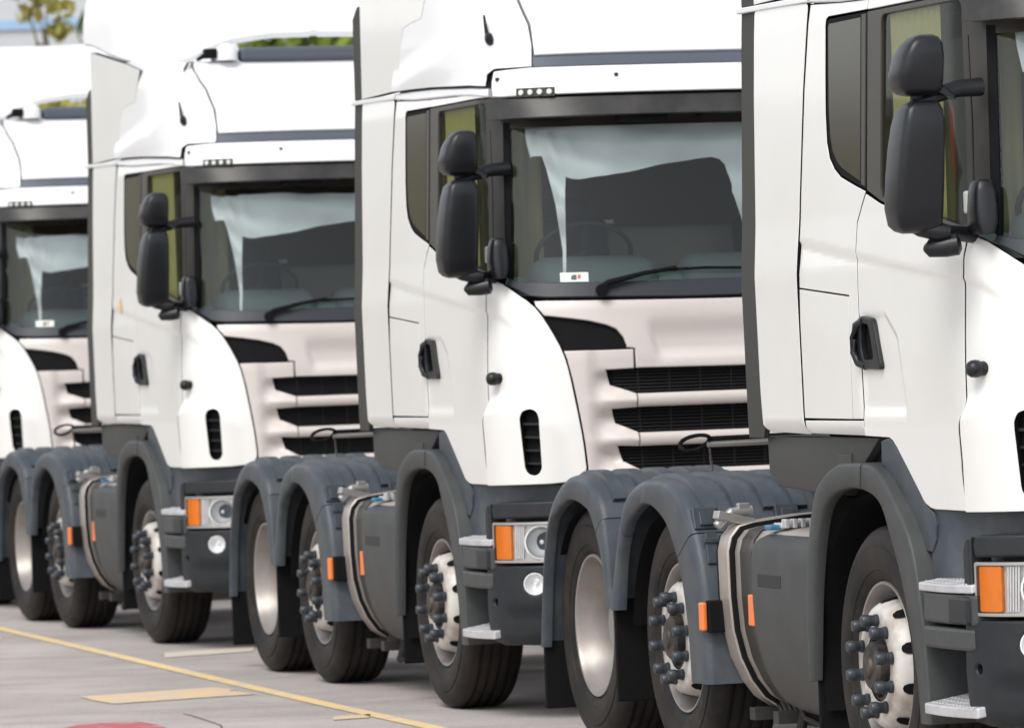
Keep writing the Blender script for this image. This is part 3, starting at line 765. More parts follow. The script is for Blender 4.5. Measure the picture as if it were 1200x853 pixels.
for s in (1, -1):
    fa = band('wheel_arch', frac(FO, 0, .475), frac(FI, 0, .475), 34, -1.275, -.86, M['plastic2'], truck, s)
    band('arch_joint', frac(FO, .477, .515), frac(FI, .477, .515), 4, -1.277, -.86, M['plastic2'], fa, s)
    band('wheel_arch', frac(FO, .518, 1), frac(FI, .518, 1), 34, -1.275, -.86, M['plastic2'], truck, s)
    # arch liner
    V = []
    a = np.linspace(R(-8), R(196), 26)
    for y in (-1.22, -.80):
        V += [(-.13 + .66 * cos(t), s * y, .50 + .66 * sin(t)) for t in a]
    V += [(-.13, s * -.80, .5)]
    n = len(a)
    Fc = [(i, i + 1, n + i + 1, n + i) for i in range(n - 1)] + [(n + i, n + i + 1, 2 * n) for i in range(n - 1)]
    mesh('arch_liner', V, Fc, M['black'], truck, smooth=40)
    V, Fc = box_vf((-.80, s * -1.03, .42), (.02, .42, .46)); mesh('mud_flap', V, Fc, M['black'], truck, bevel=.006)
    rf_ = band('rear_fender', frac(MO, .21, .715), frac(MIi, .20, .70), 40, -1.275, -.60, M['fender'], truck, s, rr=.035)
    band('fender_leg', frac(MO, .719, 1), frac(MIi, .704, 1), 20, -1.275, -.60, M['fender'], rf_, s, rr=.035)
    band('fender_leg', frac(MO, 0, .207), frac(MIi, 0, .197), 10, -1.275, -.60, M['fender'], rf_, s, rr=.025)
    rd_ = band('rear_fender', frac(DO, .0, .80), frac(DI, .0, .80), 46, -1.275, -.60, M['fender'], truck, s, rr=.035)
    band('fender_leg', frac(DO, .803, 1), frac(DI, .803, 1), 10, -1.275, -.60, M['fender'], rd_, s, rr=.025)
    for (P, f0, f1, par) in ((MO, .30, .67, rf_), (DO, .33, .76, rd_)):
        Q = resample(frac(P, f0, f1), 20)
        T = np.gradient(Q, axis=0); T /= np.linalg.norm(T, axis=1, keepdims=True); Nn = np.stack([-T[:, 1], T[:, 0]], 1)
        for y in (-1.17, -1.04, -.91, -.78, -.67):
            rings = []
            for k, (p, nn) in enumerate(zip(Q, Nn)):
                h = .020
                a_, b_ = p - nn * .006, p + nn * h
                rings.append([(a_[0], s * (y - .035), a_[1]), (b_[0], s * (y - .028), b_[1]), (b_[0], s * (y + .028), b_[1]), (a_[0], s * (y + .035), a_[1])])
            mesh('fender_rib', *loft_vf(rings), M['fender'], par, smooth=30, fix=True)
    # toggle latches on the front of the fender
    for y in (-1.205, -.85):
        a = MB()
        tilt = Matrix.Rotation(R(-22) , 3, 'Y')
        a.box((-2.325, y, 1.025), (.035, .10, .095), tilt); a.box((-2.310, y, 1.025), (.03, .055, .06), tilt)
        a.box((-2.238, y, .905), (.035, .05, .13), Matrix.Rotation(R(-14), 3, 'Y')); a.box((-2.232, y, .94), (.03, .07, .02))
        mesh('fender_latch', [(v[0], v[1] * s, v[2]) for v in a.V], a.F, M['fender'], rf_, bevel=.004)
    V, Fc = box_vf((-2.115, s * -1.235, .635), (.05, .07, .13)); sm = mesh('marker_bracket', V, Fc, M['black'], rf_, bevel=.006)
    V, Fc = box_vf((-2.135, s * -1.283, .635), (.055, .022, .115)); mesh('side_marker', V, Fc, M['marker'], sm, bevel=.007)
    # dark liners and flaps
    for cx, x0, nm in ((-2.86, 0, 'a'), (-4.10, 0, 'b')):
        V = []
        a = np.linspace(R(5), R(175), 20)
        for y in (-1.20, -.585): V += [(cx + .56 * cos(t), s * y, .50 + .54 * sin(t)) for t in a]
        V += [(cx, s * -.585, .5)]
        n = len(a)
        mesh('fender_liner', V, [(i, i + 1, n + i + 1, n + i) for i in range(n - 1)] + [(n + i, n + i + 1, 2 * n) for i in range(n - 1)], M['black'], truck, smooth=40)
    V, Fc = box_vf((-4.66, s * -.93, .33), (.025, .66, .40)); mesh('mud_flap', V, Fc, M['black'], truck, bevel=.006)
    V, Fc = box_vf((-3.50, s * -.93, .45), (.025, .66, .46)); mesh('mud_flap', V, Fc, M['black'], truck, bevel=.006)

# ---- wheels
TR = .522
def tyre_prof(yo, w):
    yi = yo + w
    half = [(.306, yo + .050), (.318, yo + .030), (.335, yo + .016), (.355, yo + .010), (.360, yo + .004), (.368, yo + .004), (.372, yo + .002), (.41, yo - .001), (.440, yo + .000), (.444, yo + .005), (.452, yo + .004), (.470, yo + .006), (.490, yo + .014), (.503, yo + .024), (.512, yo + .032), (.519, yo + .046)]
    tread = []
    g = w - .092
    for k in range(4):
        c = yo + .046 + g * (k + .7) / 4.4
        tread += [(TR, c - .010), (TR - .013, c - .006), (TR - .013, c + .006), (TR, c + .010)]
    back = [(r, yi - (y - yo)) for r, y in half[::-1]]
    return half + tread + back
def tyre(cx, yo, w, s, parent):
    return mesh('tyre', *lathe_vf(tyre_prof(yo, w), 72, cx, TR, s), M['tyre'], parent, smooth=32, fix=True)
nut_me = None
def nuts(cx, y, s, parent, rad=.172, n=10, ln=.078):
    global nut_me
    if nut_me is None:
        V, Fc = lathe_vf([(.019, .02), (.019, -.002), (.0240, -.004), (.0240, -.014), (.0205, -.017), (.0212, -.036), (.0240, -.038), (.0238, -.058), (.0195, -.066), (.010, -.069), (0, -.069)], 14)
        o = mesh('wheel_nut', V, Fc, M['nut'], parent, smooth=40, fix=True); nut_me = o.data
        bpy.data.objects.remove(o)
    for k in range(n):
        a = 2 * pi * (k + .35) / n
        o = bpy.data.objects.new('wheel_nut', nut_me); col.objects.link(o); o.parent = parent
        o.location = (cx + rad * cos(a), s * y, TR + rad * sin(a))
        if s < 0: o.rotation_euler = (0, 0, pi)
def convex_wheel(name, cx, yo, s, dual=False):
    prof = [(.300, yo + .24), (.290, yo + .20), (.312, yo + .050), (.316, yo + .030), (.312, yo + .022), (.304, yo + .024), (.296, yo + .040), (.286, yo + .075), (.276, yo + .15), (.268, yo + .165), (.256, yo + .120), (.246, yo + .055), (.236, yo + .020), (.226, yo + .004), (.214, yo - .006), (.200, yo - .010), (.140, yo - .010), (.132, yo - .006)]
    V, Fc = lathe_vf(prof, 60, cx, TR, s)
    mi = [0] * len(Fc)
    for i in range(8 * 60): mi[i] = 1
    for k in range(10):                                       # hand holes: dark openings on the cone
        a = 2 * pi * (k + .5) / 10
        c = Vector((cos(a), 0, sin(a)))
        tt = Vector((-sin(a), 0, cos(a)))
        ring = []
        for b in np.linspace(0, 2 * pi, 13)[:-1]:
            r = .2475 + .017 * sin(b); yy = np.interp(r, [.226, .236, .246, .256, .268], [yo + .004, yo + .020, yo + .055, yo + .120, yo + .165]) - .0035
            p = c * (r + .0035) + tt * (.024 * cos(b)); ring.append((cx + p.x, s * yy, TR + p.z))
        o = len(V); V += ring; Fc.append(tuple(range(o, o + 12))); mi.append(2)
    me = bpy.data.meshes.new(name)
    me.from_pydata([tuple(map(float, v)) for v in V], [], Fc); me.polygons.foreach_set('material_index', mi)
    bm = bmesh.new(); bm.from_mesh(me); bmesh.ops.recalc_face_normals(bm, faces=bm.faces); bm.to_mesh(me); bm.free()
    me.polygons.foreach_set('use_smooth', [True] * len(me.polygons)); me.set_sharp_from_angle(angle=R(40))
    w = link(name, me, [M['wheelwhite'], M['rim'], M['black']], truck)
    tyre(cx, yo, .31, s, w)
    V, Fc = lathe_vf([(.145, yo + .02), (.140, yo + .005), (.125, yo - .004), (.118, yo - .004), (.112, yo + .012), (.098, yo + .014), (.092, yo - .030), (.080, yo - .042), (.045, yo - .046), (.040, yo - .056), (.020, yo - .058), (0, yo - .058)], 32, cx, TR, s)
    hub = mesh('hub', V, Fc, M['hubdark'], w, smooth=35, fix=True)
    nuts(cx, yo - .008, s, w)
    return w
for s in (1, -1):
    convex_wheel('front_wheel', -.065, -1.238, s)
    convex_wheel('lift_axle_wheel', -2.725, -1.212, s)
    yo, cx = -1.202, -4.09
    prof = [(.300, yo + .30), (.285, yo + .27), (.312, yo + .050), (.317, yo + .030), (.313, yo + .020), (.304, yo + .022), (.297, yo + .040), (.288, yo + .08), (.272, yo + .11), (.266, yo + .20), (.262, yo + .235), (.245, yo + .245), (.235, yo + .200), (.22, yo + .185), (.12, yo + .185), (.115, yo + .13), (.105, yo + .115), (.06, yo + .11), (0, yo + .11)]
    w = mesh('drive_wheel', *lathe_vf(prof, 60, cx, TR, s), M['rim'], truck, smooth=38, fix=True)
    tyre(cx, yo, .29, s, w); tyre(cx, yo + .32, .29, s, w)

# ---- tank
def section(x, off=0., sc_=1.):
    P = [(-.62, .94), (-.70, 1.028), (-.90, 1.020), (-1.10, .998), (-1.155, .985), (-1.185, .950), (-1.198, .90), (-1.196, .72), (-1.186, .585), (-1.160, .475), (-1.119, .385), (-1.07, .318), (-1.01, .278), (-.92, .262), (-.70, .265), (-.63, .34)]
    P = offset_poly(P, -off)
    c = np.array([-.9, .65])
    return [(x, *(c + (p - c) * sc_)) for p in P]
def prism(rings, s): 
    V, Fc = loft_vf(rings)
    return [(v[0], v[1] * s, v[2]) for v in V], Fc
for s in (1, -1):
    tk = mesh('fuel_tank', *prism([section(-2.20, -.03, .98), section(-2.185, -.008), section(-2.165), section(-.95), section(-.90, -.03)], s), M['tank'], truck, smooth=45, fix=True)
    mesh('strap_rubber', *prism([section(-2.170, .007), section(-1.940, .007)], s), M['black'], tk, smooth=45, fix=True)
    st = mesh('tank_strap', *prism([section(-2.124, .008), section(-2.115, .018), section(-1.995, .018), section(-1.988, .008)], s), M['tank'], tk, smooth=45, fix=True)
    mesh('tank_strap', *prism([section(-1.975, .008), section(-1.97, .016), section(-1.955, .016), section(-1.95, .008)], s), M['black'], tk, smooth=45, fix=True)
    mesh('tank_shade', *prism([section(-1.86, .002), section(-1.855, .007), section(-1.70, .007)], s), M['pillar'], tk, smooth=45, fix=True)  # dark band: the shading beside the shield, put in as colour
    a = MB(); a.box((-2.06, -1.16, 1.03), (.07, .16, .035), Matrix.Rotation(R(-14), 3, 'X')); a.add(*tube_vf([(-2.06, -1.235, 1.0), (-2.06, -1.17, 1.055), (-2.06, -1.08, 1.06)], .022, 8)); a.box((-2.06, -1.12, 1.072), (.035, .05, .04))
    mesh('strap_buckle', [(v[0], v[1] * s, v[2]) for v in a.V], a.F, M['steel'], tk, bevel=.005)
    # grey shield with recess
    shp = [(-1.10, .985), (-1.175, .975), (-1.215, .955), (-1.240, .915), (-1.243, .72), (-1.232, .58), (-1.205, .46), (-1.160, .365), (-1.105, .300), (-1.03, .262)]
    shp = resample(shp, 26)
    rings = []
    for x, d in ((-1.605, .018), (-1.595, .004), (-1.575, 0), (-1.40, 0), (-1.20, 0), (-1.0, 0), (-.86, 0)):
        out = [(x, y + d, z - d * .3) for y, z in shp]
        inn = [(x, y + .06, z - .02) for y, z in shp[::-1]]
        rings.append(out + inn)
    sh = mesh('tank_shield', *prism(rings, s), M['plastic2'], tk, smooth=40, fix=True)
    V, Fc = box_vf((-1.36, s * -1.2405, .80), (.30, .010, .055)); mesh('shield_grip', V, Fc, M['plastic'], sh, bevel=.004)
    V, Fc = box_vf((-1.64, s * -1.225, .675), (.06, .025, .125)); mesh('tank_marker', V, Fc, M['marker'], tk, bevel=.006)
    a = MB(); a.box((-1.52, -1.06, 1.012), (.10, .18, .02))
    for k in range(7): a.box((-1.46, -1.135 + k * .034, 1.020), (.05, .020, .036))
    tp = mesh('tank_step', [(v[0], v[1] * s, v[2]) for v in a.V], a.F, M['alu'], tk, bevel=.004)
    V, Fc = box_vf((-1.53, s * -1.165, 1.005), (.08, .05, .02)); mesh('blue_tag', V, Fc, M['bluetag'], tk, bevel=.006)
    a = MB()
    for x in (-2.06, -1.75): a.box((x, -.86, .235), (.07, .5, .05))
    for k in range(5):
        x = -1.98 + k * .07; a.add(*tube_vf([(x, -1.03, .29), (x + .05, -1.02, .235), (x + .14, -.96, .20), (x + .20, -.90, .235)], .009, 6))
    a.add(*tube_vf([(-1.72, -1.0, .25), (-1.70, -1.02, .19), (-1.66, -1.04, .165)], .022, 8))
    mesh('tank_bracket', [(v[0], v[1] * s, v[2]) for v in a.V], a.F, M['darkmetal'], tk, smooth=40, fix=True)

# ---- steps
def plate_poly(x0, x1, yo0, yo1, yi):
    P = []
    for t in np.linspace(0, 1, 9):
        P.append((x0 + (x1 - x0) * t, yo0 + (yo1 - yo0) * t - .012 * sin(pi * t)))
    return P + [(x1, yi), (x0 + .02, yi)]
def plate(name, P, z0, z1, mt, parent, s, bevel=.004, tilt=0.):
    n = len(P)
    V = [(x, y * s, z0 + tilt * (y + 1.29)) for x, y in P] + [(x, y * s, z1 + tilt * (y + 1.29)) for x, y in P]
    Fc = [tuple(range(n))[::-1], tuple(range(n, 2 * n))] + [(i, (i + 1) % n, n + (i + 1) % n, n + i) for i in range(n)]
    return mesh(name, V, Fc, mt, parent, bevel=bevel)
stud_me = None
for s in (1, -1):
    bd1 = plate('step_band', plate_poly(.545, 1.06, -1.276, -1.268, -.98), .712, .822, M['plastic2'], truck, s, .012)
    pl = plate('step_plate', plate_poly(.535, 1.05, -1.288, -1.272, -1.0), .824, .854, M['alu'], truck, s, .005, .15)
    bd2 = plate('step_band', plate_poly(.555, 1.04, -1.283, -1.272, -1.08), .622, .700, M['plastic2'], truck, s, .012)
    V, Fc = box_vf((.93, s * -1.235, .765), (.20, .10, .10)); mesh('step_block', V, Fc, M['plastic'], bd1, bevel=.012)
    pl2 = plate('step_plate', plate_poly(.590, 1.08, -1.300, -1.276, -1.03), .385, .423, M['alu'], truck, s, .005, .17)
    for par, z, yy, x0, ti in ((pl, .8535, -1.28, .57, .15), (pl2, .4225, -1.29, .63, .17)):
        a = MB()
        for i in range(13):
            for j in range(7):
                x = x0 + i * .035 + (j % 2) * .0175; y = yy + j * .036 + .012
                z_ = z + ti * (y + 1.29)
                c = [(x - .012, y, z_), (x, y - .011, z_), (x + .012, y, z_), (x, y + .011, z_)]
                a.add(c + [(x, y, z_ + .0055)], [(0, 1, 4), (1, 2, 4), (2, 3, 4), (3, 0, 4)])
        g = mesh('tread_studs', [(v[0], v[1] * s, v[2]) for v in a.V], a.F, M['alu'], par, fix=False); g['kind'] = 'stuff'
    V, Fc = box_vf((.83, s * -1.04, .52), (.50, .04, .28)); mesh('step_recess', V, Fc, M['black'], truck)
    a = MB(); a.box((.70, -1.06, .53), (.05, .03, .26)); a.box((.86, -1.055, .53), (.06, .03, .26)); mesh('step_stay', [(v[0], v[1] * s, v[2]) for v in a.V], a.F, M['plastic'], truck, bevel=.01)

# ---- bumper
LQ = BUMP.qc
lampz = (.745, .940)
# lid over the lamps
lid = [(1.9, .955), (1.4, .955), (1.05, .952), (1.035, 1.0), (1.05, 1.034), (1.4, 1.038), (1.9, 1.038)]
panel('bumper_lid', sym(lid, LQ), M['plastic'], truck, BUMP, off=.004, step=.04, edge=.012, depth=.12)
for s in (1, -1): panel('bumper_cheek', rnd([(.965, .732), (1.030, .735), (1.022, 1.030), (.985, 1.022), (.962, .98)], .015), M['plastic'], truck, BUMP, off=.004, step=.03, edge=.010, depth=.08, side=s)
bq = [(1.9, .735), (1.5, .735), (1.05, .735), (.965, .730), (.955, .55), (.975, .40), (1.0, .372), (1.06, .352), (1.4, .345), (1.9, .345)]
def rel_b(q, z): return -.018 * ss(.535, .522, z) * ss(1.10, 1.2, q) + .0 - .03 * ss(.38, .345, z)
fogp = [(1.300 + .052 * cos(t), .648 + .055 * sin(t)) for t in np.linspace(0, 2 * pi, 23)[:-1]]
fogm = [(2 * LQ - q, z) for q, z in fogp]
holep = [(1.052 + .018 * cos(t), .560 + .018 * sin(t)) for t in np.linspace(0, 2 * pi, 11)[:-1]]
holem = [(2 * LQ - q, z) for q, z in holep]
bump_o = panel('bumper', sym(bq, LQ), M['plastic'], truck, BUMP, off=.004, step=.028, edge=.010, depth=.15, relief=rel_b, holes=(fogp, fogm, holep, holem))
# number plate recess / lower intake stay plain; black backing
strip('bumper_backing', BUMP, .98, 2 * LQ - .98, .36, 1.03, M['black'], truck, -.11, .06, .1)
for s in (1, -1):
    def at(q, z, h=0.):
        p = BUMP(q, z) + BUMP.normal(q, z) * h
        return np.array([p[0], p[1] * s, p[2]])
    hl_ = panel('headlamp', rnd([(1.045, lampz[0]), (1.55, lampz[0]), (1.55, lampz[1]), (1.045, lampz[1])], .012), M['lampbase'], truck, BUMP, off=-.022, step=.04, edge=.003, depth=.05, side=s, holes=tuple([(c_ + r_ * cos(t), .843 + r_ * sin(t)) for t in np.linspace(0, 2 * pi, 25)[:-1]] for c_, r_ in ((1.335, .078), (1.487, .060))))
    panel('indicator', rnd([(1.064, .760), (1.180, .760), (1.180, .926), (1.064, .926)], .010), M['amber'], hl_, BUMP, off=-.003, step=.025, edge=.004, depth=.03, side=s)
    a = MB()
    for k in range(5):
        q = 1.198 + k * .011
        p0, p1 = at(q, .765, -.010), at(q + .006, .922, -.010)
        a.add(*tube_vf([p0, p1], .004, 5))
    a.build('lamp_flutes', M['lampbowl'], hl_, smooth=40)
    def bowl(q, z, r, name, par, h=.0, dep=.05):
        c = Vector(at(q, z, h)); n = Vector(at(q, z, 1.) - at(q, z, 0.)).normalized()
        n = (n + Vector((.6, 0, 0))).normalized()
        u = n.cross(Vector((0, 0, 1))).normalized(); w = n.cross(u)
        prof = [(r * 1.12, -.015), (r * 1.10, .004), (r * 1.0, .004), (r * .88, -dep * .35), (r * .62, -dep * .75), (r * .3, -dep), (r * .16, -dep), (r * .15, -dep * .4), (r * .10, -dep * .3), (0.0001, -dep * .28)]
        V, Fc = [], []
        N_ = 24
        for rr, d in prof:
            for k in range(N_):
                t = 2 * pi * k / N_
                f = 1 + (.06 if (k % 2 and 2 < prof.index((rr, d)) < 6) else 0)
                V.append(c + n * d + (u * cos(t) + w * sin(t)) * rr * f)
        for i in range(len(prof) - 1):
            for k in range(N_): Fc.append((i * N_ + k, i * N_ + (k + 1) % N_, (i + 1) * N_ + (k + 1) % N_, (i + 1) * N_ + k))
        return mesh(name, V, Fc, M['lampbowl'], par, smooth=30, fix=True)
    bowl(1.335, .843, .074, 'reflector', hl_, -.02, .06)
    bowl(1.487, .843, .056, 'reflector', hl_, -.02, .06)
    panel('lamp_lens', rnd([(1.043, lampz[0] - .002), (1.552, lampz[0] - .002), (1.552, lampz[1] + .002), (1.043, lampz[1] + .002)], .012), M['lens'], hl_, BUMP, off=.002, step=.06, edge=.004, depth=.02, side=s)
    panel('lamp_rim', rnd([(1.043, lampz[0]), (1.552, lampz[0]), (1.552, lampz[1]), (1.043, lampz[1])], .012), M['steel'], hl_, BUMP, off=.003, step=.05, edge=.002, depth=.03, side=s, holes=(rnd([(1.056, lampz[0] + .014), (1.54, lampz[0] + .014), (1.54, lampz[1] - .014), (1.056, lampz[1] - .014)], .01),))
    fg = bowl(1.300, .648, .048, 'fog_lamp', bump_o, -.006, .035)

# ---- chassis behind the cab
for s in (1, -1):
    a = MB(); a.box((-2.2, s * .38, .86), (6.0, .08, .27)); a.build('frame_rail', M['darkmetal'], truck, bevel=.01)
a = MB(); a.box((.2, 0, .75), (1.4, .86, .55)); a.add(*tube_vf([(-.6, 0, .72), (-4.0, 0, .62)], .06, 10)); a.build('engine_block', M['darkmetal'], truck, bevel=.02)
for x in (-.065, -2.725, -4.09):
    a = MB(); a.add(*tube_vf([(x, -1.0, TR), (x, 1.0, TR)], .075, 12)); a.build('axle', M['darkmetal'], truck, smooth=40)
a = MB(); a.box((-3.4, 0, 1.03), (.95, .9, .07)); a.box((-3.4, 0, 1.09), (.75, .85, .06)); a.build('coupling_plate', M['darkmetal'], truck, bevel=.02)
a = MB(); a.box((-4.9, 0, .78), (.08, 1.7, .14)); a.build('rear_crossbar', M['darkmetal'], truck, bevel=.01)
for s in (1, -1):
    V, Fc = box_vf((-4.97, s * -.62, .78), (.06, .36, .13)); mesh('tail_lamp', V, Fc, M['marker'], truck, bevel=.01)
# rail carrying the coupling hoses behind the cab, with a looped cable
cr_ = bpy.data.objects
a = MB(); a.add(*tube_vf([(-2.05, -1.265, 1.335), (-2.05, .9, 1.345)], .012, 8)); a.add(*tube_vf([(-2.05, -.4, 1.34), (-2.05, -.4, .95)], .022, 8)); a.add(*tube_vf([(-2.05, .4, 1.34), (-2.05, .4, .95)], .022, 8))
rail = a.build('hose_rail', M['steel'], truck, smooth=50)
lp = [(-2.05 + .02 * sin(t * 2), -1.318 + .062 * cos(t) , 1.342 + .030 * sin(t) + .012 * cos(t)) for t in np.linspace(0, 2 * pi, 25)[:-1]]
V, Fc = tube_vf(lp, .009, 6, closed=True); mesh('cable_loop', V, Fc, M['black'], rail, smooth=60)
V, Fc = tube_vf([(-2.05, -1.255, 1.33), (-2.06, -1.25, 1.28), (-2.04, -1.25, 1.23)], .006, 6); mesh('hanging_cord', V, Fc, M['hubdark'], rail, smooth=60)
V, Fc = tube_vf([(-2.05, -1.25, 1.358), (-2.05, -.2, 1.368)], .011, 6); mesh('rail_cable', V, Fc, M['black'], rail, smooth=60)

# ---- roof bar and spoiler
a = MB(); a.box((.62, 0, 3.648), (.10, 1.42, .085)); rb = a.build('roof_bar', M['bluebar'], truck, bevel=.02)
for s in (1, -1):
    a = MB(); a.add(*tube_vf([(.62, s * -.72, 3.65), (.60, s * -.80, 3.63), (.55, s * -.84, 3.60)], [.04, .035, .05], 10)); a.build('bar_bracket', M['bluebar'], rb, smooth=50)
    rings = [[(.66 + r * cos(t), s * -.80 + r * sin(t), z) for t in np.linspace(0, 2 * pi, 15)[:-1]] for r, z in ((.07, 3.61), (.07, 3.65), (.06, 3.685), (.035, 3.71), (.01, 3.717))]
    mesh('beacon', *loft_vf(rings), M['roofwhite'], rb, smooth=60, fix=True)
    a = MB(); a.box((.66, s * -.905, 3.655), (.07, .075, .06)); a.add(*tube_vf([(.66, s * -.93, 3.65), (.66, s * -.99, 3.615)], [.02, .012], 6)); a.build('roof_horn', M['black'], rb, bevel=.012)
sp = [(.62, 3.845), (.32, 3.840), (.05, 3.805), (-.08, 3.765), (-.25, 3.69), (-.40, 3.655), (-.50, 3.645), (-.60, 3.655), (-.80, 3.715), (-1.10, 3.78), (-1.40, 3.83), (-1.62, 3.85), (-1.62, 4.235), (-1.2, 4.245), (-.8, 4.25), (-.4, 4.25), (0., 4.25), (.3, 4.25), (.62, 4.25)]
panel('roof_spoiler', sym(sp, SPOI.qc), M['roofwhite'], truck, SPOI, off=.0, step=.05, edge=.02, depth=.04)
a = MB()
for s in (1, -1):
    for x in (-.7, -1.3):
        a = MB(); a.box((x, s * .8, 3.74), (.06, .06, .34)); a.build('spoiler_stay', M['roofwhite'], truck, bevel=.01)

# ---- inside the cab
# pleated olive curtains along the rear wall and behind the doors
def pleats(pts, z0, z1, name, mt, n=140, amp=.018, per=.07):
    P = resample(pts, n, smooth=False); T = np.gradient(P, axis=0); T /= np.linalg.norm(T, axis=1, keepdims=True); N = np.stack([-T[:, 1], T[:, 0]], 1)
    L = np.concatenate([[0], np.cumsum(np.hypot(*np.diff(P, axis=0).T))])
    V = []
    for k in range(n):
        ph = L[k] / per * 2 * pi + 1.1 * sin(L[k] * 7)
        d = amp * sin(ph)
        for z, f in ((z0, 1.2), ((z0 + z1) / 2, 1.0), (z1, .8)): V.append((P[k][0] + N[k][0] * d * f, P[k][1] + N[k][1] * d * f, z))
    Fc = [(i * 3 + j, (i + 1) * 3 + j, (i + 1) * 3 + j + 1, i * 3 + j + 1) for i in range(n - 1) for j in range(2)]
    return mesh(name, V, Fc, mt, truck, smooth=80)
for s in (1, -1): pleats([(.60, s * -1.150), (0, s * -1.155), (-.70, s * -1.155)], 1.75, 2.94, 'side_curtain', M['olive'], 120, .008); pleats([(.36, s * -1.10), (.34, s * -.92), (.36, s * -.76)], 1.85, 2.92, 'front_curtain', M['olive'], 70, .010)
a = MB(); a.box((-.72, 0, 2.25), (.04, 2.1, 1.5)); a.build('bunk_wall', M['cabin'], truck, bevel=.02)
a = MB(); a.box((-.42, 0, 2.22), (.54, 2.0, .26)); bk = a.build('bunk', M['bunk'], truck, bevel=.05, seg=3, smooth=50)
a = MB(); a.box((-.16, -.42, 2.375), (.03, .34, .02)); a.build('bunk_strip', M['paper'], bk)
a = MB(); a.box((.1, 0, 3.0), (1.7, 2.1, .04)); a.build('headliner', M['cabin'], truck)
# dashboard
dsh = [(1.10, 1.55), (1.14, 2.0), (1.10, 2.045), (.92, 2.06), (.80, 2.05), (.76, 2.10), (.66, 2.08), (.60, 1.95), (.64, 1.6)]
rings = [[(x - (.16 * (abs(y) / 1.1) ** 4), y, z) for x, z in dsh] for y in np.linspace(-1.1, 1.1, 16)]
db = mesh('dashboard', *loft_vf(rings), M['dash'], truck, smooth=40, fix=True)
a = MB()
for y0, y1 in ((-.95, -.30), (-.2, .3), (.4, .95)): a.add(*loft_vf([[(.72 + .13 * k_ * cos(t), (y0 + y1) / 2 + (y1 - y0) / 2 * w_, 2.06 + .13 * k_ * sin(t)) for t in np.linspace(0, pi, 13)] for w_, k_ in ((-1, .25), (-.93, .75), (-.75, 1), (.75, 1), (.93, .75), (1, .25))]))
a.build('instrument_hood', M['dash'], db, smooth=60)
st = [(.50 + .12 * sin(t) * .55, -.60 + .24 * cos(t), 2.20 + .19 * sin(t) * .8) for t in np.linspace(0, 2 * pi, 37)[:-1]]
a = MB(); a.add(*tube_vf(st, .013, 8, closed=True))
a.add(*tube_vf([(.50, -.60, 2.20), (.72, -.60, 2.0)], .04, 10))
for t in (R(200), R(340), R(90)): a.add(*tube_vf([(.50, -.60, 2.20), (.50 + .066 * sin(t), -.60 + .24 * cos(t), 2.20 + .152 * sin(t))], .018, 6))
a.build('steering_wheel', M['wheelgrip'], truck, smooth=50)
for y in (-.62, .62):
    a = MB(); y *= .88; a.box((.02, y, 2.14), (.16, .42, .50), Matrix.Rotation(R(-8), 3, 'Y')); a.box((-.03, y, 2.43), (.12, .26, .13), Matrix.Rotation(R(-6), 3, 'Y')); a.box((.28, y, 1.92), (.52, .52, .16))
    se = a.build('seat', M['seat'], truck, bevel=.05, seg=3, smooth=50)
    a = MB(); a.add(*tube_vf([(.62, np.sign(y) * 1.115, 2.60), (.62, np.sign(y) * 1.11, 2.40), (.60, np.sign(y) * 1.08, 2.1), (.30, np.sign(y) * .95, 1.95)], [.022, .026, .022, .02], 6)); a.build('seat_belt', M['red'], se, smooth=50)
# pale sheet behind the windscreen, cut to imitate the sky reflected in it
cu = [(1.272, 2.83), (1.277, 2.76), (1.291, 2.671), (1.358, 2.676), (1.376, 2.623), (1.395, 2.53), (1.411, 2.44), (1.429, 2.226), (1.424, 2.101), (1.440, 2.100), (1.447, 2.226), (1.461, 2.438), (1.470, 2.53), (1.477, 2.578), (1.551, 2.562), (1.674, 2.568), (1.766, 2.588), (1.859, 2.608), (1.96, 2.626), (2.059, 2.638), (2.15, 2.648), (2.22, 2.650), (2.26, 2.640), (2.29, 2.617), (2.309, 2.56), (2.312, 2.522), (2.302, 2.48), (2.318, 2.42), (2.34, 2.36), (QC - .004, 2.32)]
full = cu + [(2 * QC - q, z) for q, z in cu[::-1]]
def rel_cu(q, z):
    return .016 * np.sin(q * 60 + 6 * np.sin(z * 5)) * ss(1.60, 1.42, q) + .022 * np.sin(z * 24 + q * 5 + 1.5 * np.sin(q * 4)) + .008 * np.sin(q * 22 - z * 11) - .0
panel('screen_reflection', full, M['skyrefl'], truck, off=-.055, step=.03, edge=0, depth=.0, gap=0, relief=rel_cu)

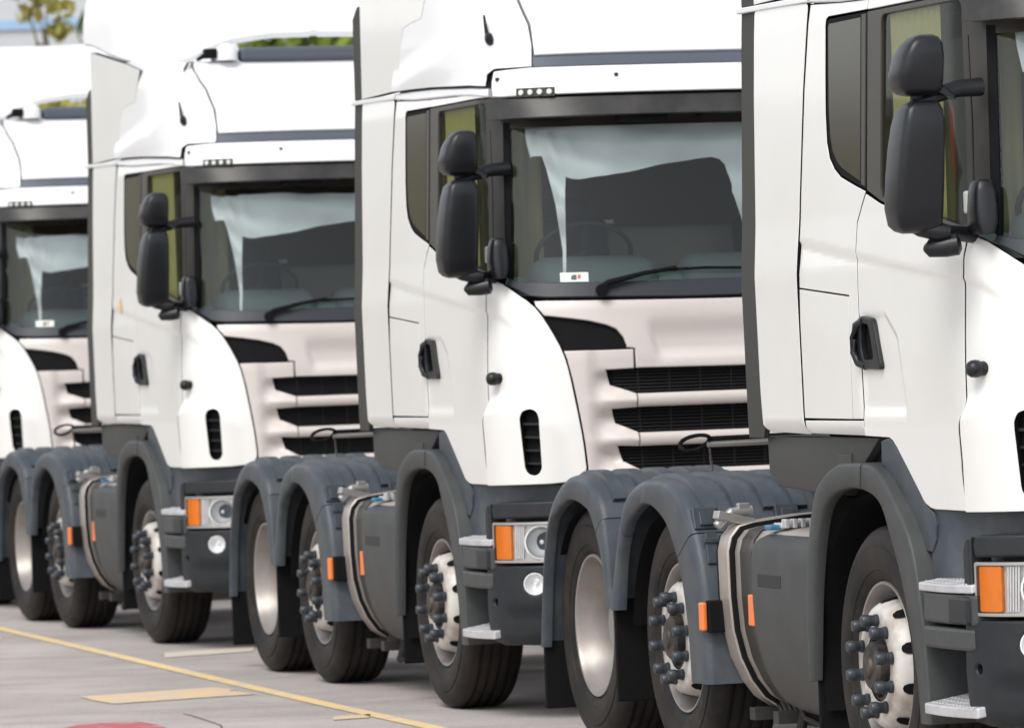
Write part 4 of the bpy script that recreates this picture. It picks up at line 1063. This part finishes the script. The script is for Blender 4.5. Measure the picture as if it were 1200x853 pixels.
# ================================================================== LABELS AND COPIES
GROUP = 'white tractor units parked in an echelon row'
truck['category'] = 'truck'
truck['group'] = GROUP
def children(o): return list(o.children)
def copy_tree(o, parent=None):
    c = o.copy(); col.objects.link(c); c.parent = parent
    for ch in children(o): copy_tree(ch, c)
    return c
SPOTS = [((2.53956, 21.02607), -74.0982 - .6504), ((.81101, 27.80048), -74.0982 - .3750), ((-1.12319, 35.41164), -74.0982 + 1.0254), ((-2.90620, 42.27997), -74.0982)]
LABELS = ['nearest white truck at the right, its front cut off by the frame',
          'second white truck of the row, most of its grille and windscreen in view',
          'third white truck, standing with a raised roof spoiler in view behind the second',
          'farthest white truck at the left edge, blurred and only half in the frame']
for i, ((x, y), a) in enumerate(SPOTS):
    o = truck if i == 0 else copy_tree(truck)
    for ch in children(o):
        nm = ch.name.split('.')[0]
        if nm in ('mirror_housing', 'wide_mirror_housing', 'mirror_arm', 'lower_mirror_arm'):      # mirrors folded a little differently on each truck
            yc = sum(v.co.y for v in ch.data.vertices) / len(ch.data.vertices)
            ch.location.y = (0, .052, .025, .025)[i] * (1 if yc < 0 else -1)
        if nm == 'screen_reflection': ch.location.z = (0, 0, -.05, -.09)[i]
        if i == 2 and nm in ('screen_sticker', 'sticker_mark'):
            bpy.data.objects.remove(ch)
    o.location = (x, y, 0); o.rotation_euler = (0, 0, R(a)); o['label'] = LABELS[i]
    if i == 2: third = o

M['rust'] = mat('orange_smear', (.72, .48, .22), .7, var=.2, scale=40)
panel('orange_smear', [(-.70, 2.10), (-.64, 2.085), (-.60, 2.10), (-.62, 2.15), (-.66, 2.19), (-.70, 2.16)], M['rust'], third, off=.004, step=.03, edge=0, depth=0, gap=0, relief=rel_side)
# ================================================================== GROUND
def asphalt():
    mt, nt, p = nodes_of('pale_asphalt')
    n, l = nt.nodes, nt.links
    tc = n.new('ShaderNodeTexCoord')
    def noise(sc_, det=6, ro=.6):
        t = n.new('ShaderNodeTexNoise'); t.inputs['Scale'].default_value = sc_; t.inputs['Detail'].default_value = det; t.inputs['Roughness'].default_value = ro
        l.new(tc.outputs['Object'], t.inputs['Vector']); return t
    big, mid, fine = noise(.35, 8), noise(2.2, 8, .65), noise(90, 3)
    mx = n.new('ShaderNodeMix'); mx.data_type = 'RGBA'
    mx.inputs[6].default_value = (.42, .378, .356, 1); mx.inputs[7].default_value = (.55, .503, .482, 1)
    r = n.new('ShaderNodeValToRGB'); r.color_ramp.elements[0].position = .35; r.color_ramp.elements[1].position = .65
    l.new(big.outputs[0], r.inputs[0]); l.new(r.outputs[0], mx.inputs[0])
    m2 = n.new('ShaderNodeMix'); m2.data_type = 'RGBA'; m2.blend_type = 'MULTIPLY'; m2.inputs[0].default_value = 1
    r2 = n.new('ShaderNodeValToRGB'); r2.color_ramp.elements[0].position = .30; r2.color_ramp.elements[0].color = (.84, .83, .82, 1); r2.color_ramp.elements[1].position = .60
    l.new(mid.outputs[0], r2.inputs[0]); l.new(mx.outputs[2], m2.inputs[6]); l.new(r2.outputs[0], m2.inputs[7])
    m3 = n.new('ShaderNodeMix'); m3.data_type = 'RGBA'; m3.blend_type = 'MULTIPLY'; m3.inputs[0].default_value = 1
    r3 = n.new('ShaderNodeValToRGB'); r3.color_ramp.elements[0].position = .35; r3.color_ramp.elements[0].color = (.68, .68, .68, 1); r3.color_ramp.elements[1].position = .62
    l.new(fine.outputs[0], r3.inputs[0]); l.new(m2.outputs[2], m3.inputs[6]); l.new(r3.outputs[0], m3.inputs[7])
    # long faint wheel tracks, dark specks and oil spots
    mp = n.new('ShaderNodeMapping'); mp.inputs['Rotation'].default_value = (0, 0, R(20)); mp.inputs['Scale'].default_value = (.25, 2.2, 1)
    l.new(tc.outputs['Object'], mp.inputs['Vector'])
    tr_ = n.new('ShaderNodeTexNoise'); tr_.inputs['Scale'].default_value = 1.3; tr_.inputs['Detail'].default_value = 8; tr_.inputs['Roughness'].default_value = .7
    l.new(mp.outputs[0], tr_.inputs['Vector'])
    r4 = n.new('ShaderNodeValToRGB'); r4.color_ramp.elements[0].position = .36; r4.color_ramp.elements[0].color = (.86, .85, .84, 1); r4.color_ramp.elements[1].position = .52
    l.new(tr_.outputs[0], r4.inputs[0])
    m4 = n.new('ShaderNodeMix'); m4.data_type = 'RGBA'; m4.blend_type = 'MULTIPLY'; m4.inputs[0].default_value = 1
    l.new(m3.outputs[2], m4.inputs[6]); l.new(r4.outputs[0], m4.inputs[7])
    sp_ = noise(28, 2, .5)
    r5 = n.new('ShaderNodeValToRGB'); r5.color_ramp.elements[0].position = .27; r5.color_ramp.elements[0].color = (.42, .40, .38, 1); r5.color_ramp.elements[1].position = .33
    l.new(sp_.outputs[0], r5.inputs[0])
    m5 = n.new('ShaderNodeMix'); m5.data_type = 'RGBA'; m5.blend_type = 'MULTIPLY'; m5.inputs[0].default_value = 1
    l.new(m4.outputs[2], m5.inputs[6]); l.new(r5.outputs[0], m5.inputs[7])
    l.new(m5.outputs[2], p.inputs['Base Color'])
    p.inputs['Roughness'].default_value = .85
    b = n.new('ShaderNodeBump'); b.inputs['Strength'].default_value = .5; b.inputs['Distance'].default_value = .006
    l.new(fine.outputs[0], b.inputs['Height']); l.new(b.outputs[0], p.inputs['Normal'])
    return mt
M['asphalt'] = asphalt()
def worn(name, c, lo=.40, hi=.62, sc_=5.):
    mt, nt, p = nodes_of(name)
    n, l = nt.nodes, nt.links
    tc = n.new('ShaderNodeTexCoord'); t = n.new('ShaderNodeTexNoise'); t.inputs['Scale'].default_value = sc_; t.inputs['Detail'].default_value = 9; t.inputs['Roughness'].default_value = .7
    l.new(tc.outputs['Object'], t.inputs['Vector'])
    r = n.new('ShaderNodeValToRGB'); r.color_ramp.elements[0].position = lo; r.color_ramp.elements[1].position = hi
    l.new(t.outputs[0], r.inputs[0])
    mx = n.new('ShaderNodeMix'); mx.data_type = 'RGBA'; mx.inputs[6].default_value = (.50, .455, .43, 1); mx.inputs[7].default_value = c + (1,)
    l.new(r.outputs[0], mx.inputs[0]); l.new(mx.outputs[2], p.inputs['Base Color']); p.inputs['Roughness'].default_value = .8
    return mt
M['yellow'] = worn('worn_yellow_paint', (.74, .54, .24), .34, .54)
M['yellow2'] = worn('faded_yellow_paint', (.70, .48, .24), .36, .60)
M['yellow3'] = worn('almost_gone_yellow_paint', (.64, .55, .42), .40, .62)
M['redpaint'] = worn('faded_red_paint', (.42, .11, .12), .30, .48)
M['crack'] = mat('crack_filler', (.10, .06, .05), .8)
M['concrete'] = mat('concrete_kerb', (.36, .34, .32), .8, var=.1)
S_ = 900
o = mesh('ground', [(-S_, -S_, 0), (S_, -S_, 0), (S_, S_, 0), (-S_, S_, 0)], [(0, 1, 2, 3)], M['asphalt']); o['kind'] = 'structure'
def paint(name, P, mt, z=.004):
    o = mesh(name, [(x, y, z) for x, y in P], [tuple(range(len(P)))], mt); o['kind'] = 'structure'
    me = o.data
    if me.polygons[0].normal.z < 0: me.flip_normals()
    return o
def ribbon(name, C, w, mt, z=.004):
    C = np.array(C); T = np.gradient(C, axis=0); T /= np.linalg.norm(T, axis=1, keepdims=True); N = np.stack([-T[:, 1], T[:, 0]], 1)
    V = [(*(c + n * w / 2), z) for c, n in zip(C, N)] + [(*(c - n * w / 2), z) for c, n in zip(C, N)]
    k = len(C)
    o = mesh(name, V, [(k + i, k + i + 1, i + 1, i) for i in range(k - 1)], mt); o['kind'] = 'structure'; return o
ribbon('yellow_line', [(-9.5, 60.0), (-5.9, 47.3), (-3.535, 37.9), (-2.27, 33.05), (-1.57, 30.35), (-.99, 28.15), (-.40, 26.0), (.55, 22.4), (1.9, 17.3)], .095, M['yellow'])
paint('yellow_mark', [(-2.35, 29.61), (-1.66, 30.03), (-1.54, 29.77), (-1.56, 29.66), (-1.40, 29.27), (-2.12, 28.86), (-2.25, 29.22)], M['yellow2'])
paint('yellow_mark', [(-3.62, 37.2), (-3.40, 36.6), (-3.38, 36.1), (-3.62, 36.3)], M['yellow2'])
paint('yellow_mark', [(-.93, 27.17), (-.75, 27.27), (-.75, 27.0), (-.92, 26.91)], M['yellow2'])
paint('yellow_mark', [(-2.17, 33.89), (-1.64, 34.23), (-1.62, 33.71), (-2.13, 33.29)], M['yellow3'])
paint('red_patch', [(-2.27, 26.9), (-2.15, 27.33), (-1.88, 27.31), (-1.77, 27.03), (-1.60, 26.2), (-1.75, 25.4), (-2.35, 25.2), (-2.42, 26.4)], M['redpaint'])
ribbon('ground_crack', [(-1.70, 27.85), (-1.64, 27.62), (-1.60, 27.45), (-1.52, 27.1), (-1.46, 26.83), (-1.42, 26.3)], .008, M['crack'], .005)

# ================================================================== BACKGROUND
def wall_mat(name, c, cor=None, per=.25):
    mt = mat(name, c, .7, var=.05, scale=.6)
    return mt
def part(name, c, s, mt, parent, bevel=0): return mesh(name, *box_vf(c, s), mt, parent, bevel=bevel)
def building(name, loc, rz, w, d, h, wallm, label, wins, stripe=None, roofm=None):
    e = bpy.data.objects.new(name, None); col.objects.link(e); e.location = loc; e.rotation_euler = (0, 0, rz); e['label'] = label; e['category'] = 'building'
    part('wall', (0, 0, h / 2), (w, d, h), wallm, e)
    part('roof', (0, 0, h + .15), (w + .5, d + .5, .3), roofm or M['concrete'], e)
    if stripe: part('stripe', (0, -d / 2 - .03, stripe[0]), (w, .06, stripe[1]), stripe[2], e)
    for x, z, ww, hh in wins:
        f = part('window', (x, -d / 2 - .02, z), (ww, .08, hh), M['bframe'], e)
        part('pane', (x, -d / 2 - .065, z), (ww - .14, .02, hh - .14), M['bglass'], f)
    return e
M['bframe'] = mat('window_frame_paint', (.6, .6, .6), .5)
M['bglass'] = mat('window_pane', (.10, .12, .14), .08, var=.1, scale=.5)
M['palewall'] = mat('pale_render', (.52, .53, .55), .8, var=.06, scale=.4)
M['blue'] = mat('blue_fascia', (.30, .46, .64), .5, var=.05, scale=1)
M['added_olivewall'] = mat('added_olive_cladding', (.24, .22, .10), .6, var=.05)
M['redroof'] = mat('roof_tile', (.30, .16, .12), .8)
w1 = [(x, z, 2.2, 1.5) for x in np.arange(-18, 19, 4.0) for z in (2.4, 5.6)]
building('industrial_building', (-8.5, 118, 0), R(4), 46, 14, 12.4, M['palewall'], 'pale building with a blue stripe, seen blurred above the farthest truck', w1, (8.65, .2, M['blue']))
ob = building('reflected_warehouse', (-52, 66, 0), R(58), 60, 16, 7.0, M['added_olivewall'], 'unseen olive clad warehouse with ribbed walls, added left of the row for the side windows to reflect', [])  # out of view; added so the side windows reflect it, not white sky
a = MB()
for k in range(150): a.box((-29.8 + k * .4, -8.03, 3.5), (.12, .08, 6.9))
g = a.build('added_cladding_ribs', M['added_olivewall'], ob)
# trees
def leafmat(name, a, b):
    mt, nt, p = nodes_of(name)
    n, l = nt.nodes, nt.links
    oi = n.new('ShaderNodeNewGeometry')
    r = n.new('ShaderNodeValToRGB'); r.color_ramp.elements[0].color = a + (1,); r.color_ramp.elements[1].color = b + (1,)
    l.new(oi.outputs['Random Per Island'], r.inputs[0]); l.new(r.outputs[0], p.inputs['Base Color']); p.inputs['Roughness'].default_value = .6
    p.inputs['Transmission Weight'].default_value = 0
    return mt
M['leafg'] = leafmat('green_leaves', (.10, .17, .022), (.24, .30, .045))
M['leafy'] = leafmat('yellow_green_leaves', (.20, .20, .04), (.42, .36, .06))
M['bark'] = mat('bark', (.12, .09, .07), .9, var=.25, scale=8, bump=.5, bscale=20)
def tree(name, loc, h, rad, label, leaf, n=1500, ls=.22, base=.30, seed=0, sparse=0.):
    g = random.Random(seed)
    e = bpy.data.objects.new(name, None); col.objects.link(e); e.location = loc; e['label'] = label; e['category'] = 'tree'
    e['group'] = 'trees behind the truck row'
    a = MB(); r0 = (.028 if rad > 1.5 else .010) * h
    a.add(*tube_vf([(0, 0, 0), (.05, .03, h * .3), (-.04, .05, h * .6), (0, 0, h * .92)], [r0, r0 * .75, r0 * .45, r0 * .12], 8))
    cl = []
    for k in range(13):
        an = g.uniform(0, 2 * pi); z0 = h * g.uniform(base * .8, .75); L = rad * g.uniform(.5, .95) * (1 - .5 * max(0, z0 / h - .45))
        tip = (L * cos(an), L * sin(an), z0 + h * g.uniform(.10, .22))
        a.add(*tube_vf([(0, 0, z0), (tip[0] * .5, tip[1] * .5, z0 + (tip[2] - z0) * .6), tip], [r0 * .35, r0 * .2, r0 * .06], 5)); cl.append(tip)
    for k in range(8): cl.append((g.uniform(-.4, .4) * rad, g.uniform(-.4, .4) * rad, h * g.uniform(.6, .97)))
    a.build('trunk', M['bark'], e, smooth=60)
    V, Fc = [], []
    for k in range(n):
        c = g.choice(cl); rr = rad * (.30 - .12 * sparse)
        p = Vector((c[0] + g.gauss(0, rr), c[1] + g.gauss(0, rr), c[2] + g.gauss(0, rr * .7)))
        u = Vector((g.gauss(0, 1), g.gauss(0, 1), g.gauss(0, 1))).normalized(); w = u.cross(Vector((g.gauss(0, 1), g.gauss(0, 1), g.gauss(0, 1)))).normalized()
        s = ls * g.uniform(.6, 1.3); o_ = len(V)
        V += [p - u * s, p + w * s * .45, p + u * s, p - w * s * .45]; Fc.append((o_, o_ + 1, o_ + 2, o_ + 3))
    mesh('crown', V, Fc, M[leaf], e)
    return e
tree('young_tree', (-7.45, 92, 0), 8.6, .62, 'slender young tree with yellowing leaves against the pale building', 'leafy', 420, .13, .5, 3, 1.)
tl = [(-4.9, 101, 8.6, 2.6, 'leafg'), (-1.6, 103, 9.0, 2.8, 'leafg'), (1.9, 102, 8.7, 2.8, 'leafg'), (5.4, 104, 9.2, 3.0, 'leafg'), (9.2, 103, 8.8, 3.0, 'leafg'), (13.4, 104, 9.0, 3.0, 'leafg')]
LT = ['bushy green tree glimpsed under the roof spoiler of the third truck', 'green tree standing next right of the bushy tree, hidden by truck cabs', 'green tree behind the second truck, third in the far line', 'green tree behind the gap of the two nearest trucks', 'green tree far behind the nearest truck', 'rightmost green tree of the far line']
for k, (x, y, h, r, lf) in enumerate(tl): tree('tree', (x, y, 0), h, r, LT[k], lf, 2600, .24, .2, 11 + k)
tree('tree', (-7.65, 100, 0), 6.75, .7, 'small yellowish tree just behind the mast of the farthest truck', 'leafy', 900, .18, .3, 31, .6)
